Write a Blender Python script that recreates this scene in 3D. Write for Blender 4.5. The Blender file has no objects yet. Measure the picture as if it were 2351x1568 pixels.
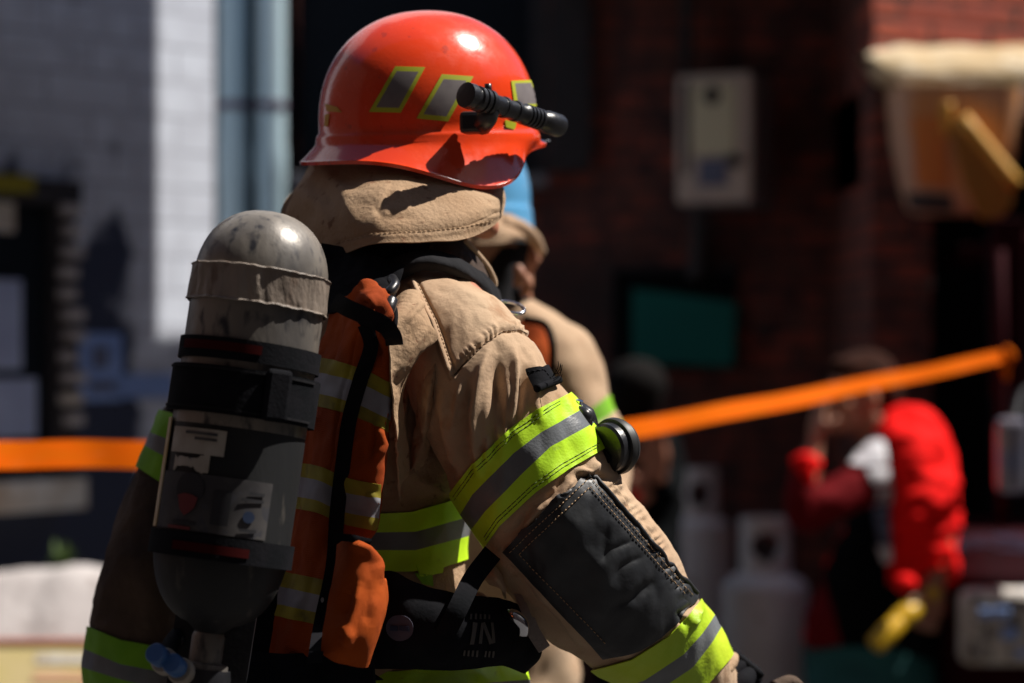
import bpy, bmesh, math, random
import numpy as np
from mathutils import Vector, Matrix
from mathutils.bvhtree import BVHTree
R = math.radians
scn = bpy.context.scene
COL = scn.collection

# ------------------------------------------------------------ camera, sky, sun
CAMH = 1.45; F = 85 / 36 * 2351.0; CU, CV = 1175.5, 784.0
cam_d = bpy.data.cameras.new('camera'); cam = bpy.data.objects.new('camera', cam_d); COL.objects.link(cam)
cam.location = (0, 0, CAMH); cam.rotation_euler = (R(90), 0, 0)
cam_d.lens = 85; cam_d.sensor_width = 36; cam_d.clip_end = 500; cam_d.clip_start = .05
cam_d.dof.use_dof = True; cam_d.dof.focus_distance = 3.08; cam_d.dof.aperture_fstop = 2.3
scn.camera = cam
SUN = Vector((.55, .09, .82)).normalized()
w = bpy.data.worlds.new('World'); scn.world = w; w.use_nodes = True
nt = w.node_tree; sky = nt.nodes.new('ShaderNodeTexSky'); sky.sky_type = 'NISHITA'; sky.sun_disc = False; sky.ozone_density = 4; sky.dust_density = .3
sky.sun_elevation = math.asin(SUN.z); sky.sun_rotation = math.atan2(SUN.x, SUN.y)
nt.links.new(sky.outputs[0], nt.nodes['Background'].inputs[0]); nt.nodes['Background'].inputs[1].default_value = .05
sd = bpy.data.lights.new('sun', 'SUN'); sd.energy = 5.0; sd.angle = R(.5); sd.color = (1, .93, .84)
so = bpy.data.objects.new('sun', sd); COL.objects.link(so); so.rotation_euler = (-SUN).to_track_quat('-Z', 'Y').to_euler()
scn.view_settings.view_transform = 'Standard'; scn.view_settings.look = 'None'
scn.view_settings.exposure = .5; scn.view_settings.gamma = 1
scn.cycles.max_bounces = 5; scn.cycles.sample_clamp_indirect = 4

def at(u, v, Y): return Vector(((u - CU) * Y / F, Y, CAMH - (v - CV) * Y / F))

# ------------------------------------------------------------ materials
def mat(name, col, rough=.7, metal=0, var=None, vscale=8, vdetail=4, thresh=None, bump=0, bscale=60, coat=0, spec=.5,
        weave=0, wscale=900, sheen=0, stretch=None, trans=0, var2=None, v2scale=30, v2th=(.55, .65), rvar=0, bdist=.01):
    m = bpy.data.materials.new(name); m.use_nodes = True; n = m.node_tree.nodes; l = m.node_tree.links
    b = n['Principled BSDF']; b.inputs['Base Color'].default_value = (*col, 1); b.inputs['Roughness'].default_value = rough
    b.inputs['Metallic'].default_value = metal; b.inputs['Coat Weight'].default_value = coat; b.inputs['Coat Roughness'].default_value = .08
    b.inputs['Specular IOR Level'].default_value = spec; b.inputs['Sheen Weight'].default_value = sheen
    if trans: b.inputs['Transmission Weight'].default_value = trans
    tc = n.new('ShaderNodeTexCoord'); src = tc.outputs['Object']
    if stretch:
        mp = n.new('ShaderNodeMapping'); mp.inputs['Scale'].default_value = stretch; l.new(src, mp.inputs[0]); src = mp.outputs[0]
    def noise(s, d=4):
        t = n.new('ShaderNodeTexNoise'); t.inputs['Scale'].default_value = s; t.inputs['Detail'].default_value = d
        l.new(src, t.inputs['Vector']); return t.outputs['Fac']
    def ramp(f, a, c):
        r = n.new('ShaderNodeMapRange'); r.inputs[1].default_value = a; r.inputs[2].default_value = c; l.new(f, r.inputs[0]); return r.outputs[0]
    cur = None
    if var:
        mx = n.new('ShaderNodeMix'); mx.data_type = 'RGBA'; a, c = thresh or (.35, .65)
        l.new(ramp(noise(vscale, vdetail), a, c), mx.inputs[0]); mx.inputs[6].default_value = (*col, 1); mx.inputs[7].default_value = (*var, 1); cur = mx.outputs[2]
    if var2:
        mx = n.new('ShaderNodeMix'); mx.data_type = 'RGBA'
        l.new(ramp(noise(v2scale, 6), *v2th), mx.inputs[0])
        if cur: l.new(cur, mx.inputs[6])
        else: mx.inputs[6].default_value = (*col, 1)
        mx.inputs[7].default_value = (*var2, 1); cur = mx.outputs[2]
    if cur: l.new(cur, b.inputs['Base Color'])
    if rvar:
        mm = n.new('ShaderNodeMapRange'); mm.inputs[1].default_value = .3; mm.inputs[2].default_value = .7
        mm.inputs[3].default_value = max(0, rough - rvar); mm.inputs[4].default_value = min(1, rough + rvar)
        l.new(noise(vscale * 2.3), mm.inputs[0]); l.new(mm.outputs[0], b.inputs['Roughness'])
    last = None
    if bump:
        bp = n.new('ShaderNodeBump'); bp.inputs['Strength'].default_value = bump; bp.inputs['Distance'].default_value = bdist
        l.new(noise(bscale, 5), bp.inputs['Height']); last = bp.outputs[0]
    if weave:
        wv = n.new('ShaderNodeTexWave'); wv.inputs['Scale'].default_value = wscale; wv.bands_direction = 'DIAGONAL'
        wv.inputs['Distortion'].default_value = 1.5; l.new(src, wv.inputs['Vector'])
        bp = n.new('ShaderNodeBump'); bp.inputs['Strength'].default_value = weave; bp.inputs['Distance'].default_value = .001
        l.new(wv.outputs['Fac'], bp.inputs['Height'])
        if last: l.new(last, bp.inputs['Normal'])
        last = bp.outputs[0]
    if last: l.new(last, b.inputs['Normal'])
    return m

def brick_mat(name, c1, c2, mortar, bw, bh, gap, bump=.6, patch=None, pth=(.5, .6), pscale=2.0, rough=.85, zfade=None, c3=None):
    m = bpy.data.materials.new(name); m.use_nodes = True; n = m.node_tree.nodes; l = m.node_tree.links
    b = n['Principled BSDF']; b.inputs['Roughness'].default_value = rough
    tc = n.new('ShaderNodeTexCoord'); mp = n.new('ShaderNodeMapping'); mp.inputs['Rotation'].default_value = (R(90), 0, 0)
    l.new(tc.outputs['Object'], mp.inputs[0])
    br = n.new('ShaderNodeTexBrick'); l.new(mp.outputs[0], br.inputs['Vector'])
    br.inputs['Scale'].default_value = 1; br.inputs['Brick Width'].default_value = bw; br.inputs['Row Height'].default_value = bh
    br.inputs['Mortar Size'].default_value = gap; br.inputs['Color1'].default_value = (*c1, 1); br.inputs['Color2'].default_value = (*c2, 1); br.inputs['Mortar'].default_value = (*mortar, 1)
    br.inputs['Mortar Smooth'].default_value = .3
    nz = n.new('ShaderNodeTexNoise'); nz.inputs['Scale'].default_value = pscale; nz.inputs['Detail'].default_value = 6; l.new(tc.outputs['Object'], nz.inputs['Vector'])
    cur = br.outputs['Color']
    if c3:
        nb = n.new('ShaderNodeTexNoise'); nb.inputs['Scale'].default_value = 9; l.new(tc.outputs['Object'], nb.inputs['Vector'])
        r3 = n.new('ShaderNodeMapRange'); r3.inputs[1].default_value = .4; r3.inputs[2].default_value = .65; l.new(nb.outputs[0], r3.inputs[0])
        x3 = n.new('ShaderNodeMix'); x3.data_type = 'RGBA'; l.new(r3.outputs[0], x3.inputs[0]); l.new(cur, x3.inputs[6]); x3.inputs[7].default_value = (*c3, 1); cur = x3.outputs[2]
    if patch:
        f = nz.outputs[0]
        if zfade:   # more bare patches where the paint has come away low on the wall
            sx = n.new('ShaderNodeSeparateXYZ'); l.new(tc.outputs['Object'], sx.inputs[0])
            r1 = n.new('ShaderNodeMapRange'); r1.inputs[1].default_value = zfade[0]; r1.inputs[2].default_value = zfade[1]; r1.inputs[3].default_value = .3; r1.inputs[4].default_value = -.3
            l.new(sx.outputs[2], r1.inputs[0])
            r2 = n.new('ShaderNodeMapRange'); r2.inputs[1].default_value = zfade[2]; r2.inputs[2].default_value = zfade[3]; r2.inputs[3].default_value = .0; r2.inputs[4].default_value = -.4
            l.new(sx.outputs[0], r2.inputs[0])
            a = n.new('ShaderNodeMath'); l.new(f, a.inputs[0]); l.new(r1.outputs[0], a.inputs[1])
            a2 = n.new('ShaderNodeMath'); l.new(a.outputs[0], a2.inputs[0]); l.new(r2.outputs[0], a2.inputs[1]); f = a2.outputs[0]
        rr = n.new('ShaderNodeMapRange'); rr.inputs[1].default_value = pth[0]; rr.inputs[2].default_value = pth[1]; l.new(f, rr.inputs[0])
        mx = n.new('ShaderNodeMix'); mx.data_type = 'RGBA'; l.new(rr.outputs[0], mx.inputs[0]); l.new(cur, mx.inputs[6]); mx.inputs[7].default_value = (*patch, 1); cur = mx.outputs[2]
    l.new(cur, b.inputs['Base Color'])
    bp = n.new('ShaderNodeBump'); bp.inputs['Strength'].default_value = bump; bp.inputs['Distance'].default_value = .01; bp.invert = True
    l.new(br.outputs['Fac'], bp.inputs['Height'])
    n2 = n.new('ShaderNodeTexNoise'); n2.inputs['Scale'].default_value = 60; l.new(tc.outputs['Object'], n2.inputs['Vector'])
    b2 = n.new('ShaderNodeBump'); b2.inputs['Strength'].default_value = .3; l.new(n2.outputs[0], b2.inputs['Height']); l.new(bp.outputs[0], b2.inputs['Normal'])
    l.new(b2.outputs[0], b.inputs['Normal'])
    return m

M = {}
M['tan'] = mat('tan_cloth', (.50, .36, .24), .85, var=(.43, .285, .18), vscale=7, var2=(.36, .215, .125), v2scale=24, v2th=(.6, .72), bump=.35, bscale=130, bdist=.004, weave=.25, wscale=300, sheen=.1, spec=.2)
M['tan_old'] = mat('tan_cloth_stained', (.45, .315, .205), .9, var=(.35, .23, .14), vscale=11, var2=(.22, .12, .07), v2scale=55, v2th=(.62, .7), bump=.5, bscale=160, bdist=.005, weave=.3, wscale=300, spec=.2)
M['tan_shaded'] = mat('tan_cloth_shaded', (.11, .075, .055), .9, var=(.05, .036, .032), vscale=9, bump=.4, bscale=90, spec=.2)  # jacket tan darkened, so the colour itself holds the shade
M['lime'] = mat('lime_reflective', (.58, .92, .018), .5, var=(.50, .86, .015), var2=(.33, .5, .05), v2scale=40, v2th=(.66, .75), vscale=14, bump=.08, bscale=300)
M['lime_yellow'] = mat('lime_reflective_yellowed', (.55, .72, .03), .5, var=(.42, .66, .02), vscale=10, bump=.1, bscale=200)
M['lime_shaded'] = mat('lime_reflective_shaded', (.22, .52, .012), .6, var=(.15, .40, .01), vscale=12)  # shaded copy of the lime, its dimness painted in
M['retro'] = mat('grey_reflective', (.17, .185, .20), .38, var=(.13, .14, .155), vscale=12, bump=.1, bscale=300, spec=.6)
M['blackpatch'] = mat('black_coated_patch', (.016, .018, .023), .5, var=(.028, .031, .036), vscale=14, bump=.3, bscale=60, bdist=.003, spec=.42, rvar=.1)
M['black'] = mat('black_webbing', (.006, .007, .009), .85, var=(.010, .010, .013), vscale=30, bump=.3, bscale=200, bdist=.002, spec=.08)
M['blackplastic'] = mat('black_plastic', (.012, .013, .016), .32, var=(.02, .02, .024), vscale=30, bump=.08, bscale=120, spec=.55)
M['collar'] = mat('black_corduroy', (.010, .010, .012), .9, var=(.018, .018, .021), vscale=20, bump=.3, bscale=200, bdist=.003, spec=.15)
M['orange'] = mat('orange_cotton', (.40, .070, .005), .88, var=(.27, .040, .005), var2=(.25, .05, .01), v2scale=18, v2th=(.6, .75), vscale=9, bump=.3, bscale=80, bdist=.004, weave=.35, wscale=220, spec=.2)
M['vyellow'] = mat('dirty_yellow_trim', (.34, .29, .02), .7, var=(.20, .16, .02), vscale=16, var2=(.12, .10, .03), v2scale=26, v2th=(.6, .75), spec=.3)
M['vsilver'] = mat('silver_trim', (.28, .28, .32), .6, var=(.2, .2, .23), vscale=14, spec=.5)
M['red'] = mat('red_helmet_shell', (.88, .068, .013), .24, var=(.84, .056, .012), var2=(.62, .05, .02), v2scale=60, v2th=(.66, .70), vscale=20, coat=.7, bump=.03, bscale=200, rvar=.08)
M['steel'] = mat('scuffed_cylinder_paint', (.235, .21, .18), .4, metal=.2, var=(.09, .085, .085), vscale=10, vdetail=10, thresh=(.40, .66), var2=(.035, .035, .042), v2scale=70, v2th=(.54, .70), bump=.35, bscale=60, bdist=.003, rvar=.15, stretch=(1, 1, .4))
M['steel2'] = mat('scuffed_black_cylinder_shaded', (.020, .021, .023), .55, spec=.3, var=(.013, .014, .016), vscale=14, vdetail=8, var2=(.06, .055, .05), v2scale=36, v2th=(.62, .7), bump=.3, bscale=60, bdist=.003, stretch=(1, 1, .3))  # black lower cylinder, darker still to carry the shoulder's shade
M['tape'] = mat('wrinkled_silver_tape', (.33, .275, .23), .55, var=(.16, .125, .10), vscale=16, var2=(.18, .13, .1), v2scale=40, v2th=(.6, .68), bump=.9, bscale=32, bdist=.012, spec=.5, stretch=(1, 1, .4))
M['label'] = mat('worn_grey_label', (.095, .09, .09), .7, spec=.15, var=(.05, .048, .052), vscale=20, var2=(.06, .06, .07), v2scale=60, v2th=(.58, .64))
M['label_lt'] = mat('worn_white_label', (.46, .43, .38), .6, var=(.32, .28, .23), vscale=25)
M['goldtape'] = mat('gold_edge', (.55, .33, .06), .5, var=(.6, .55, .45), vscale=10)
M['darkred'] = mat('dark_red_print', (.05, .006, .006), .8, spec=.05)
M['redprint'] = mat('red_print', (.14, .014, .018), .6)
M['blueprint'] = mat('blue_print', (.006, .02, .06), .6)
M['inkblack'] = mat('black_print', (.015, .015, .02), .7)
M['chrome'] = mat('chrome', (.75, .76, .8), .14, metal=1)
M['skin'] = mat('skin', (.52, .23, .145), .5, var=(.45, .18, .11), vscale=20, spec=.4)
M['skin2'] = mat('tanned_skin', (.40, .19, .11), .5, var=(.32, .14, .09), vscale=20, spec=.4)
M['hair'] = mat('brown_hair', (.045, .014, .008), .95, spec=.1, var=(.02, .01, .008), vscale=60, stretch=(1, 1, .2))
M['hairblk'] = mat('black_hair', (.008, .007, .007), .9, spec=.1, bump=.5, bscale=80)
M['thread'] = mat('tan_thread', (.38, .25, .14), .8)
M['seam'] = mat('brown_thread', (.10, .06, .03), .8)
M['threaddk'] = mat('dark_thread', (.06, .09, .01), .8)
M['blueshell'] = mat('blue_helmet_shell', (.12, .38, .68), .3, coat=.4, var=(.10, .34, .62), vscale=8)
M['yellow'] = mat('yellow_plastic', (.75, .47, .015), .4, var=(.65, .38, .01), vscale=15)
M['bluecap'] = mat('blue_plastic', (.05, .14, .36), .4)
M['redjacket'] = mat('red_jacket', (.95, .012, .010), .8, spec=.08, var=(.85, .008, .008), vscale=9, bump=.3, bscale=14, bdist=.02)
M['redjacket_shaded'] = mat('red_jacket_shaded', (.11, .003, .006), .8, spec=.08, var=(.15, .005, .008), vscale=9, bump=.3, bscale=14, bdist=.02)  # jacket red with shade put into the colour
M['blackcloth'] = mat('black_cloth', (.004, .005, .006), .95, spec=.05, bump=.3, bscale=20)
M['white'] = mat('white_cloth', (.72, .72, .76), .8, var=(.62, .62, .68), vscale=10)
M['bluegrey'] = mat('blue_grey_cloth', (.13, .15, .24), .8)
M['teal'] = mat('teal_trousers', (.012, .115, .115), .8, var=(.008, .08, .085), vscale=9, bump=.3, bscale=16, bdist=.02)
M['gaswhite'] = mat('grey_white_gas_paint', (.80, .80, .84), .5, var=(.72, .70, .71), vscale=5, var2=(.30, .22, .17), v2scale=11, v2th=(.63, .75), bump=.1, bscale=30)
M['pipe'] = mat('pale_blue_pipe', (.45, .60, .68), .5, var=(.36, .52, .62), vscale=6, stretch=(1, 1, .2))
M['pipering'] = mat('rusty_pipe_clip', (.10, .07, .12), .7)
M['lboard'] = mat('dark_frame_wood', (.035, .03, .035), .7, var=(.02, .02, .025), vscale=12)
M['glass'] = mat('dark_window_glass', (.006, .010, .016), .6, spec=.15)
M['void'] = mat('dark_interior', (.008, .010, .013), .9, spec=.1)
M['paper'] = mat('blue_paper_notice', (.28, .42, .80), .8, var=(.22, .34, .68), vscale=9)
M['paperw'] = mat('pale_paper_notice', (.42, .50, .72), .8, var=(.36, .42, .64), vscale=9)
M['sill'] = mat('white_stone_sill', (.72, .72, .70), .8, var=(.5, .42, .34), vscale=9, bump=.6, bscale=20)
M['stone'] = mat('pale_stone', (.52, .49, .49), .95, spec=.1, var=(.42, .39, .39), vscale=4, var2=(.26, .22, .21), v2scale=9, v2th=(.6, .68), bump=.5, bscale=14, bdist=.02)
M['asphalt'] = mat('asphalt', (.055, .052, .052), .95, var=(.04, .038, .038), vscale=3, bump=.5, bscale=80)
M['pave'] = mat('paving', (.30, .28, .27), .95, var=(.22, .2, .2), vscale=2, bump=.4, bscale=40)
M['ybox'] = mat('yellow_printed_board', (.58, .48, .20), .7, var=(.62, .50, .28), vscale=7)
M['yboxedge'] = mat('red_edge', (.50, .13, .07), .7)
M['pinkprint'] = mat('pink_print', (.62, .36, .22), .7)
M['leaf'] = mat('leaf', (.10, .16, .03), .7, var=(.05, .10, .02), vscale=20)
M['tapeorange'] = mat('orange_barrier_tape', (.66, .105, .001), .8, spec=.04, var=(.60, .115, .001), vscale=12, var2=(.62, .12, .01), v2scale=14, v2th=(.6, .68), stretch=(1, 1, 4))
M['cream'] = mat('cream_meter_plastic', (.58, .49, .43), .6, spec=.2, var=(.50, .42, .38), vscale=8)
M['creamface'] = mat('beige_meter_face', (.66, .62, .44), .6)
M['metergrey'] = mat('grey_meter_side', (.22, .22, .25), .6)
M['tealpanel'] = mat('teal_panel', (.001, .17, .15), .8, var=(.001, .15, .135), vscale=6)
M['ledge'] = mat('weathered_cream_ledge', (.62, .50, .33), .85, var=(.48, .34, .17), vscale=6, var2=(.75, .66, .5), v2scale=14, bump=.6, bscale=18, bdist=.02, stretch=(.5, 1, 1))
M['whiteboard'] = mat('white_painted_board', (.72, .70, .70), .6, var=(.6, .58, .6), vscale=7)
M['tub'] = mat('hazy_tub_plastic', (.60, .36, .24), .5, var=(.75, .34, .12), vscale=2.2, thresh=(.45, .55))
M['ywood'] = mat('yellow_board', (.78, .42, .07), .6, var=(.66, .34, .05), vscale=9)
M['truckred'] = mat('dark_red_truck_shaded', (.030, .002, .005), .8, spec=.08, var=(.018, .0015, .004), vscale=6)  # dark red taken lower, shade on the truck put into the paint
M['rubber'] = mat('rubber', (.012, .012, .013), .7)
M['headglass'] = mat('headlight_lens', (.62, .56, .50), .3, var=(.10, .09, .09), vscale=26, thresh=(.42, .6), bump=.6, bscale=9, bdist=.02)
M['mirror'] = mat('silver_mirror_back', (.40, .34, .34), .3, metal=.5, var=(.25, .28, .42), vscale=10)

# ------------------------------------------------------------ mesh helpers
def mesh_obj(name, V, Fc, m, parent=None, smooth=True, mi=None):
    me = bpy.data.meshes.new(name); me.from_pydata([tuple(map(float, p)) for p in V], [], Fc)
    for x in (m if isinstance(m, list) else [m]): me.materials.append(x)
    if mi is not None: me.polygons.foreach_set('material_index', mi)
    if smooth: me.polygons.foreach_set('use_smooth', [True] * len(me.polygons))
    me.update(); o = bpy.data.objects.new(name, me); COL.objects.link(o)
    if parent is not None: o.parent = parent
    return o
def tag(o, label=None, cat=None, group=None, kind=None):
    if label: o['label'] = label
    if cat: o['category'] = cat
    if group: o['group'] = group
    if kind: o['kind'] = kind
    return o
def empty(name, loc=(0, 0, 0)):
    # parts are built in world space; the thing's origin stays at the world origin of its own frame
    o = bpy.data.objects.new(name, None); COL.objects.link(o); o.empty_display_size = .1; return o
def solid(o, t, off=-1):
    md = o.modifiers.new('thickness', 'SOLIDIFY'); md.thickness = t; md.offset = off
    e = o.modifiers.new('edges', 'EDGE_SPLIT'); e.split_angle = R(55); return o
def bevel(o, wd=.004, seg=2):
    md = o.modifiers.new('bevel', 'BEVEL'); md.width = wd; md.segments = seg; md.limit_method = 'ANGLE'; return o
def box(name, c, s, m, parent=None, rot=0, bev=.004, rx=0, ry=0):
    x, y, z = [a / 2 for a in s]
    V = [Vector((i * x, j * y, k * z)) for i in (-1, 1) for j in (-1, 1) for k in (-1, 1)]
    Rm = Matrix.Rotation(rot, 3, 'Z') @ Matrix.Rotation(ry, 3, 'Y') @ Matrix.Rotation(rx, 3, 'X')
    V = [Rm @ p + Vector(c) for p in V]
    Fc = [(0, 1, 3, 2), (4, 6, 7, 5), (0, 4, 5, 1), (2, 3, 7, 6), (0, 2, 6, 4), (1, 5, 7, 3)]
    o = mesh_obj(name, V, Fc, m, parent, smooth=False)
    if bev: bevel(o, bev)
    return o
def prism(name, poly, y0, y1, m, parent=None, bev=.003):
    """polygon given as (x, z), extruded along y"""
    n = len(poly); V = [(x, y0, z) for x, z in poly] + [(x, y1, z) for x, z in poly]
    Fc = [tuple(range(n)), tuple(range(2 * n - 1, n - 1, -1))] + [(i, (i + 1) % n, n + (i + 1) % n, n + i) for i in range(n)]
    me = mesh_obj(name, V, Fc, m, parent, smooth=False)
    bm = bmesh.new(); bm.from_mesh(me.data); bmesh.ops.recalc_face_normals(bm, faces=bm.faces); bm.to_mesh(me.data); bm.free()
    if bev: bevel(me, bev)
    return me
def catmull(P, n):
    P = np.asarray(P, float)
    if len(P) == 2: t = np.linspace(0, 1, n)[:, None]; return P[0] * (1 - t) + P[1] * t
    d = np.r_[0, np.cumsum(np.sqrt(np.sum(np.diff(P, axis=0) ** 2, 1)) ** .7 + 1e-9)]; d /= d[-1]
    T = np.gradient(P, d, axis=0) if len(P) > 2 else None
    s = np.linspace(0, 1, n); return hermite(P, d, T, s)
def hermite(P, d, T, s):
    s = np.asarray(s, float); i = np.clip(np.searchsorted(d, s, side='right') - 1, 0, len(d) - 2)
    h = d[i + 1] - d[i]; t = (s - d[i]) / h
    sh = t.shape + (1,) * (P.ndim - 1); t = t.reshape(sh); h = h.reshape(sh)
    return (2*t**3 - 3*t**2 + 1) * P[i] + (t**3 - 2*t**2 + t) * h * T[i] + (-2*t**3 + 3*t**2) * P[i + 1] + (t**3 - t**2) * h * T[i + 1]
def tube_geo(pts, r, seg=10, n=None):
    P = catmull(pts, n or max(8, 6 * len(pts))) if len(pts) > 2 or n else np.asarray(pts, float)
    N = len(P); rr = np.interp(np.linspace(0, 1, N), np.linspace(0, 1, len(r)), r) if hasattr(r, '__len__') else np.full(N, r)
    V = []; prev = None
    for i in range(N):
        t = P[min(i + 1, N - 1)] - P[max(i - 1, 0)]; t /= np.linalg.norm(t) + 1e-12
        if prev is None: a = np.cross(t, (0, 0, 1) if abs(t[2]) < .9 else (1, 0, 0))
        else: a = prev - t * prev.dot(t)
        a /= np.linalg.norm(a) + 1e-12; prev = a; b = np.cross(t, a)
        for k in range(seg):
            q = 2 * math.pi * k / seg; V.append(P[i] + rr[i] * (math.cos(q) * a + math.sin(q) * b))
    Fc = [(i * seg + k, i * seg + (k + 1) % seg, (i + 1) * seg + (k + 1) % seg, (i + 1) * seg + k) for i in range(N - 1) for k in range(seg)]
    Fc += [tuple(range(seg - 1, -1, -1)), tuple((N - 1) * seg + k for k in range(seg))]
    return V, Fc
def tube(name, pts, r, m, parent=None, seg=10, n=None):
    V, Fc = tube_geo([tuple(p) for p in pts], r, seg, n); return mesh_obj(name, V, Fc, m, parent)
def lathe(name, prof, p0, axis, m, parent=None, seg=48, smooth=True):
    """prof: list of (radius, distance along axis)"""
    p0 = np.array(p0, float); t = np.array(axis, float); t /= np.linalg.norm(t)
    a = np.cross(t, (0, 0, 1) if abs(t[2]) < .9 else (1, 0, 0)); a /= np.linalg.norm(a); b = np.cross(t, a)
    V = []; N = len(prof)
    for r, h in prof:
        for k in range(seg):
            q = 2 * math.pi * k / seg; V.append(p0 + t * h + max(r, 1e-5) * (math.cos(q) * a + math.sin(q) * b))
    Fc = [(i * seg + k, i * seg + (k + 1) % seg, (i + 1) * seg + (k + 1) % seg, (i + 1) * seg + k) for i in range(N - 1) for k in range(seg)]
    Fc += [tuple(range(seg - 1, -1, -1)), tuple((N - 1) * seg + k for k in range(seg))]
    o = mesh_obj(name, V, Fc, m, parent, smooth)
    if smooth:
        for p in o.data.polygons: pass
        md = o.modifiers.new('edges', 'EDGE_SPLIT'); md.split_angle = R(38)
    return o

# value noise
_rng = np.random.RandomState(3); _tab = _rng.rand(32, 32, 32)
def vnoise(P, s, seed=0):
    q = np.asarray(P) * s + seed * 7.31; i = np.floor(q).astype(int); f = q - i; f = f * f * (3 - 2 * f); o = 0
    for a in (0, 1):
        for b in (0, 1):
            for c in (0, 1):
                wgt = (f[..., 0] if a else 1 - f[..., 0]) * (f[..., 1] if b else 1 - f[..., 1]) * (f[..., 2] if c else 1 - f[..., 2])
                o = o + wgt * _tab[(i[..., 0] + a) % 32, (i[..., 1] + b) % 32, (i[..., 2] + c) % 32]
    return o - .5
def fbm(P, s, n=3, seed=0):
    return sum(vnoise(P, s * 2 ** k, seed + k) / 2 ** k for k in range(n))
def seg_dist(u, v, poly):
    """distance and signed side to polyline in picture units of the garment pattern, with a soft end weight"""
    best = np.full(u.shape, 1e9); side = np.zeros(u.shape); par = np.zeros(u.shape)
    L = [math.dist(poly[i], poly[i + 1]) for i in range(len(poly) - 1)]; tot = sum(L); acc = 0
    for i in range(len(poly) - 1):
        (x0, y0), (x1, y1) = poly[i], poly[i + 1]; dx, dy = x1 - x0, y1 - y0; l2 = dx * dx + dy * dy
        t = np.clip(((u - x0) * dx + (v - y0) * dy) / l2, 0, 1); d = np.hypot(u - x0 - t * dx, v - y0 - t * dy)
        s = np.sign((u - x0) * dy - (v - y0) * dx); k = d < best
        best = np.where(k, d, best); side = np.where(k, s, side); par = np.where(k, (acc + t * L[i]) / tot, par); acc += L[i]
    return best, side, par
def creases(u, v, L):
    """L: (kind, poly, width, amp[mm])  kinds: ridge (+/-), step (left side raised when amp>0)"""
    h = np.zeros(u.shape)
    for kind, poly, wd, amp in L:
        d, s, p = seg_dist(u, v, poly); end = np.clip(np.minimum(p, 1 - p) * 5, 0, 1) if kind != 'seam' else 1.0
        if kind in ('ridge', 'seam'): h += amp * np.exp(-(d / wd) ** 2) * (.25 + .75 * end)
        elif kind == 'step': h += amp * np.tanh(s * d / (wd * .22)) * np.exp(-(d / (wd * 2.2)) ** 2) * end
        elif kind == 'pucker':   # short gathers across a seam
            h += amp * np.exp(-(d / wd) ** 2) * np.sin(p * 95 + 2.2 * np.sin(p * 23)) * (d > 2)
    return h / 1000.0
def proj(P):
    return CU + P[..., 0] / P[..., 1] * F, CV - (P[..., 2] - CAMH) / P[..., 1] * F

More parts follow.
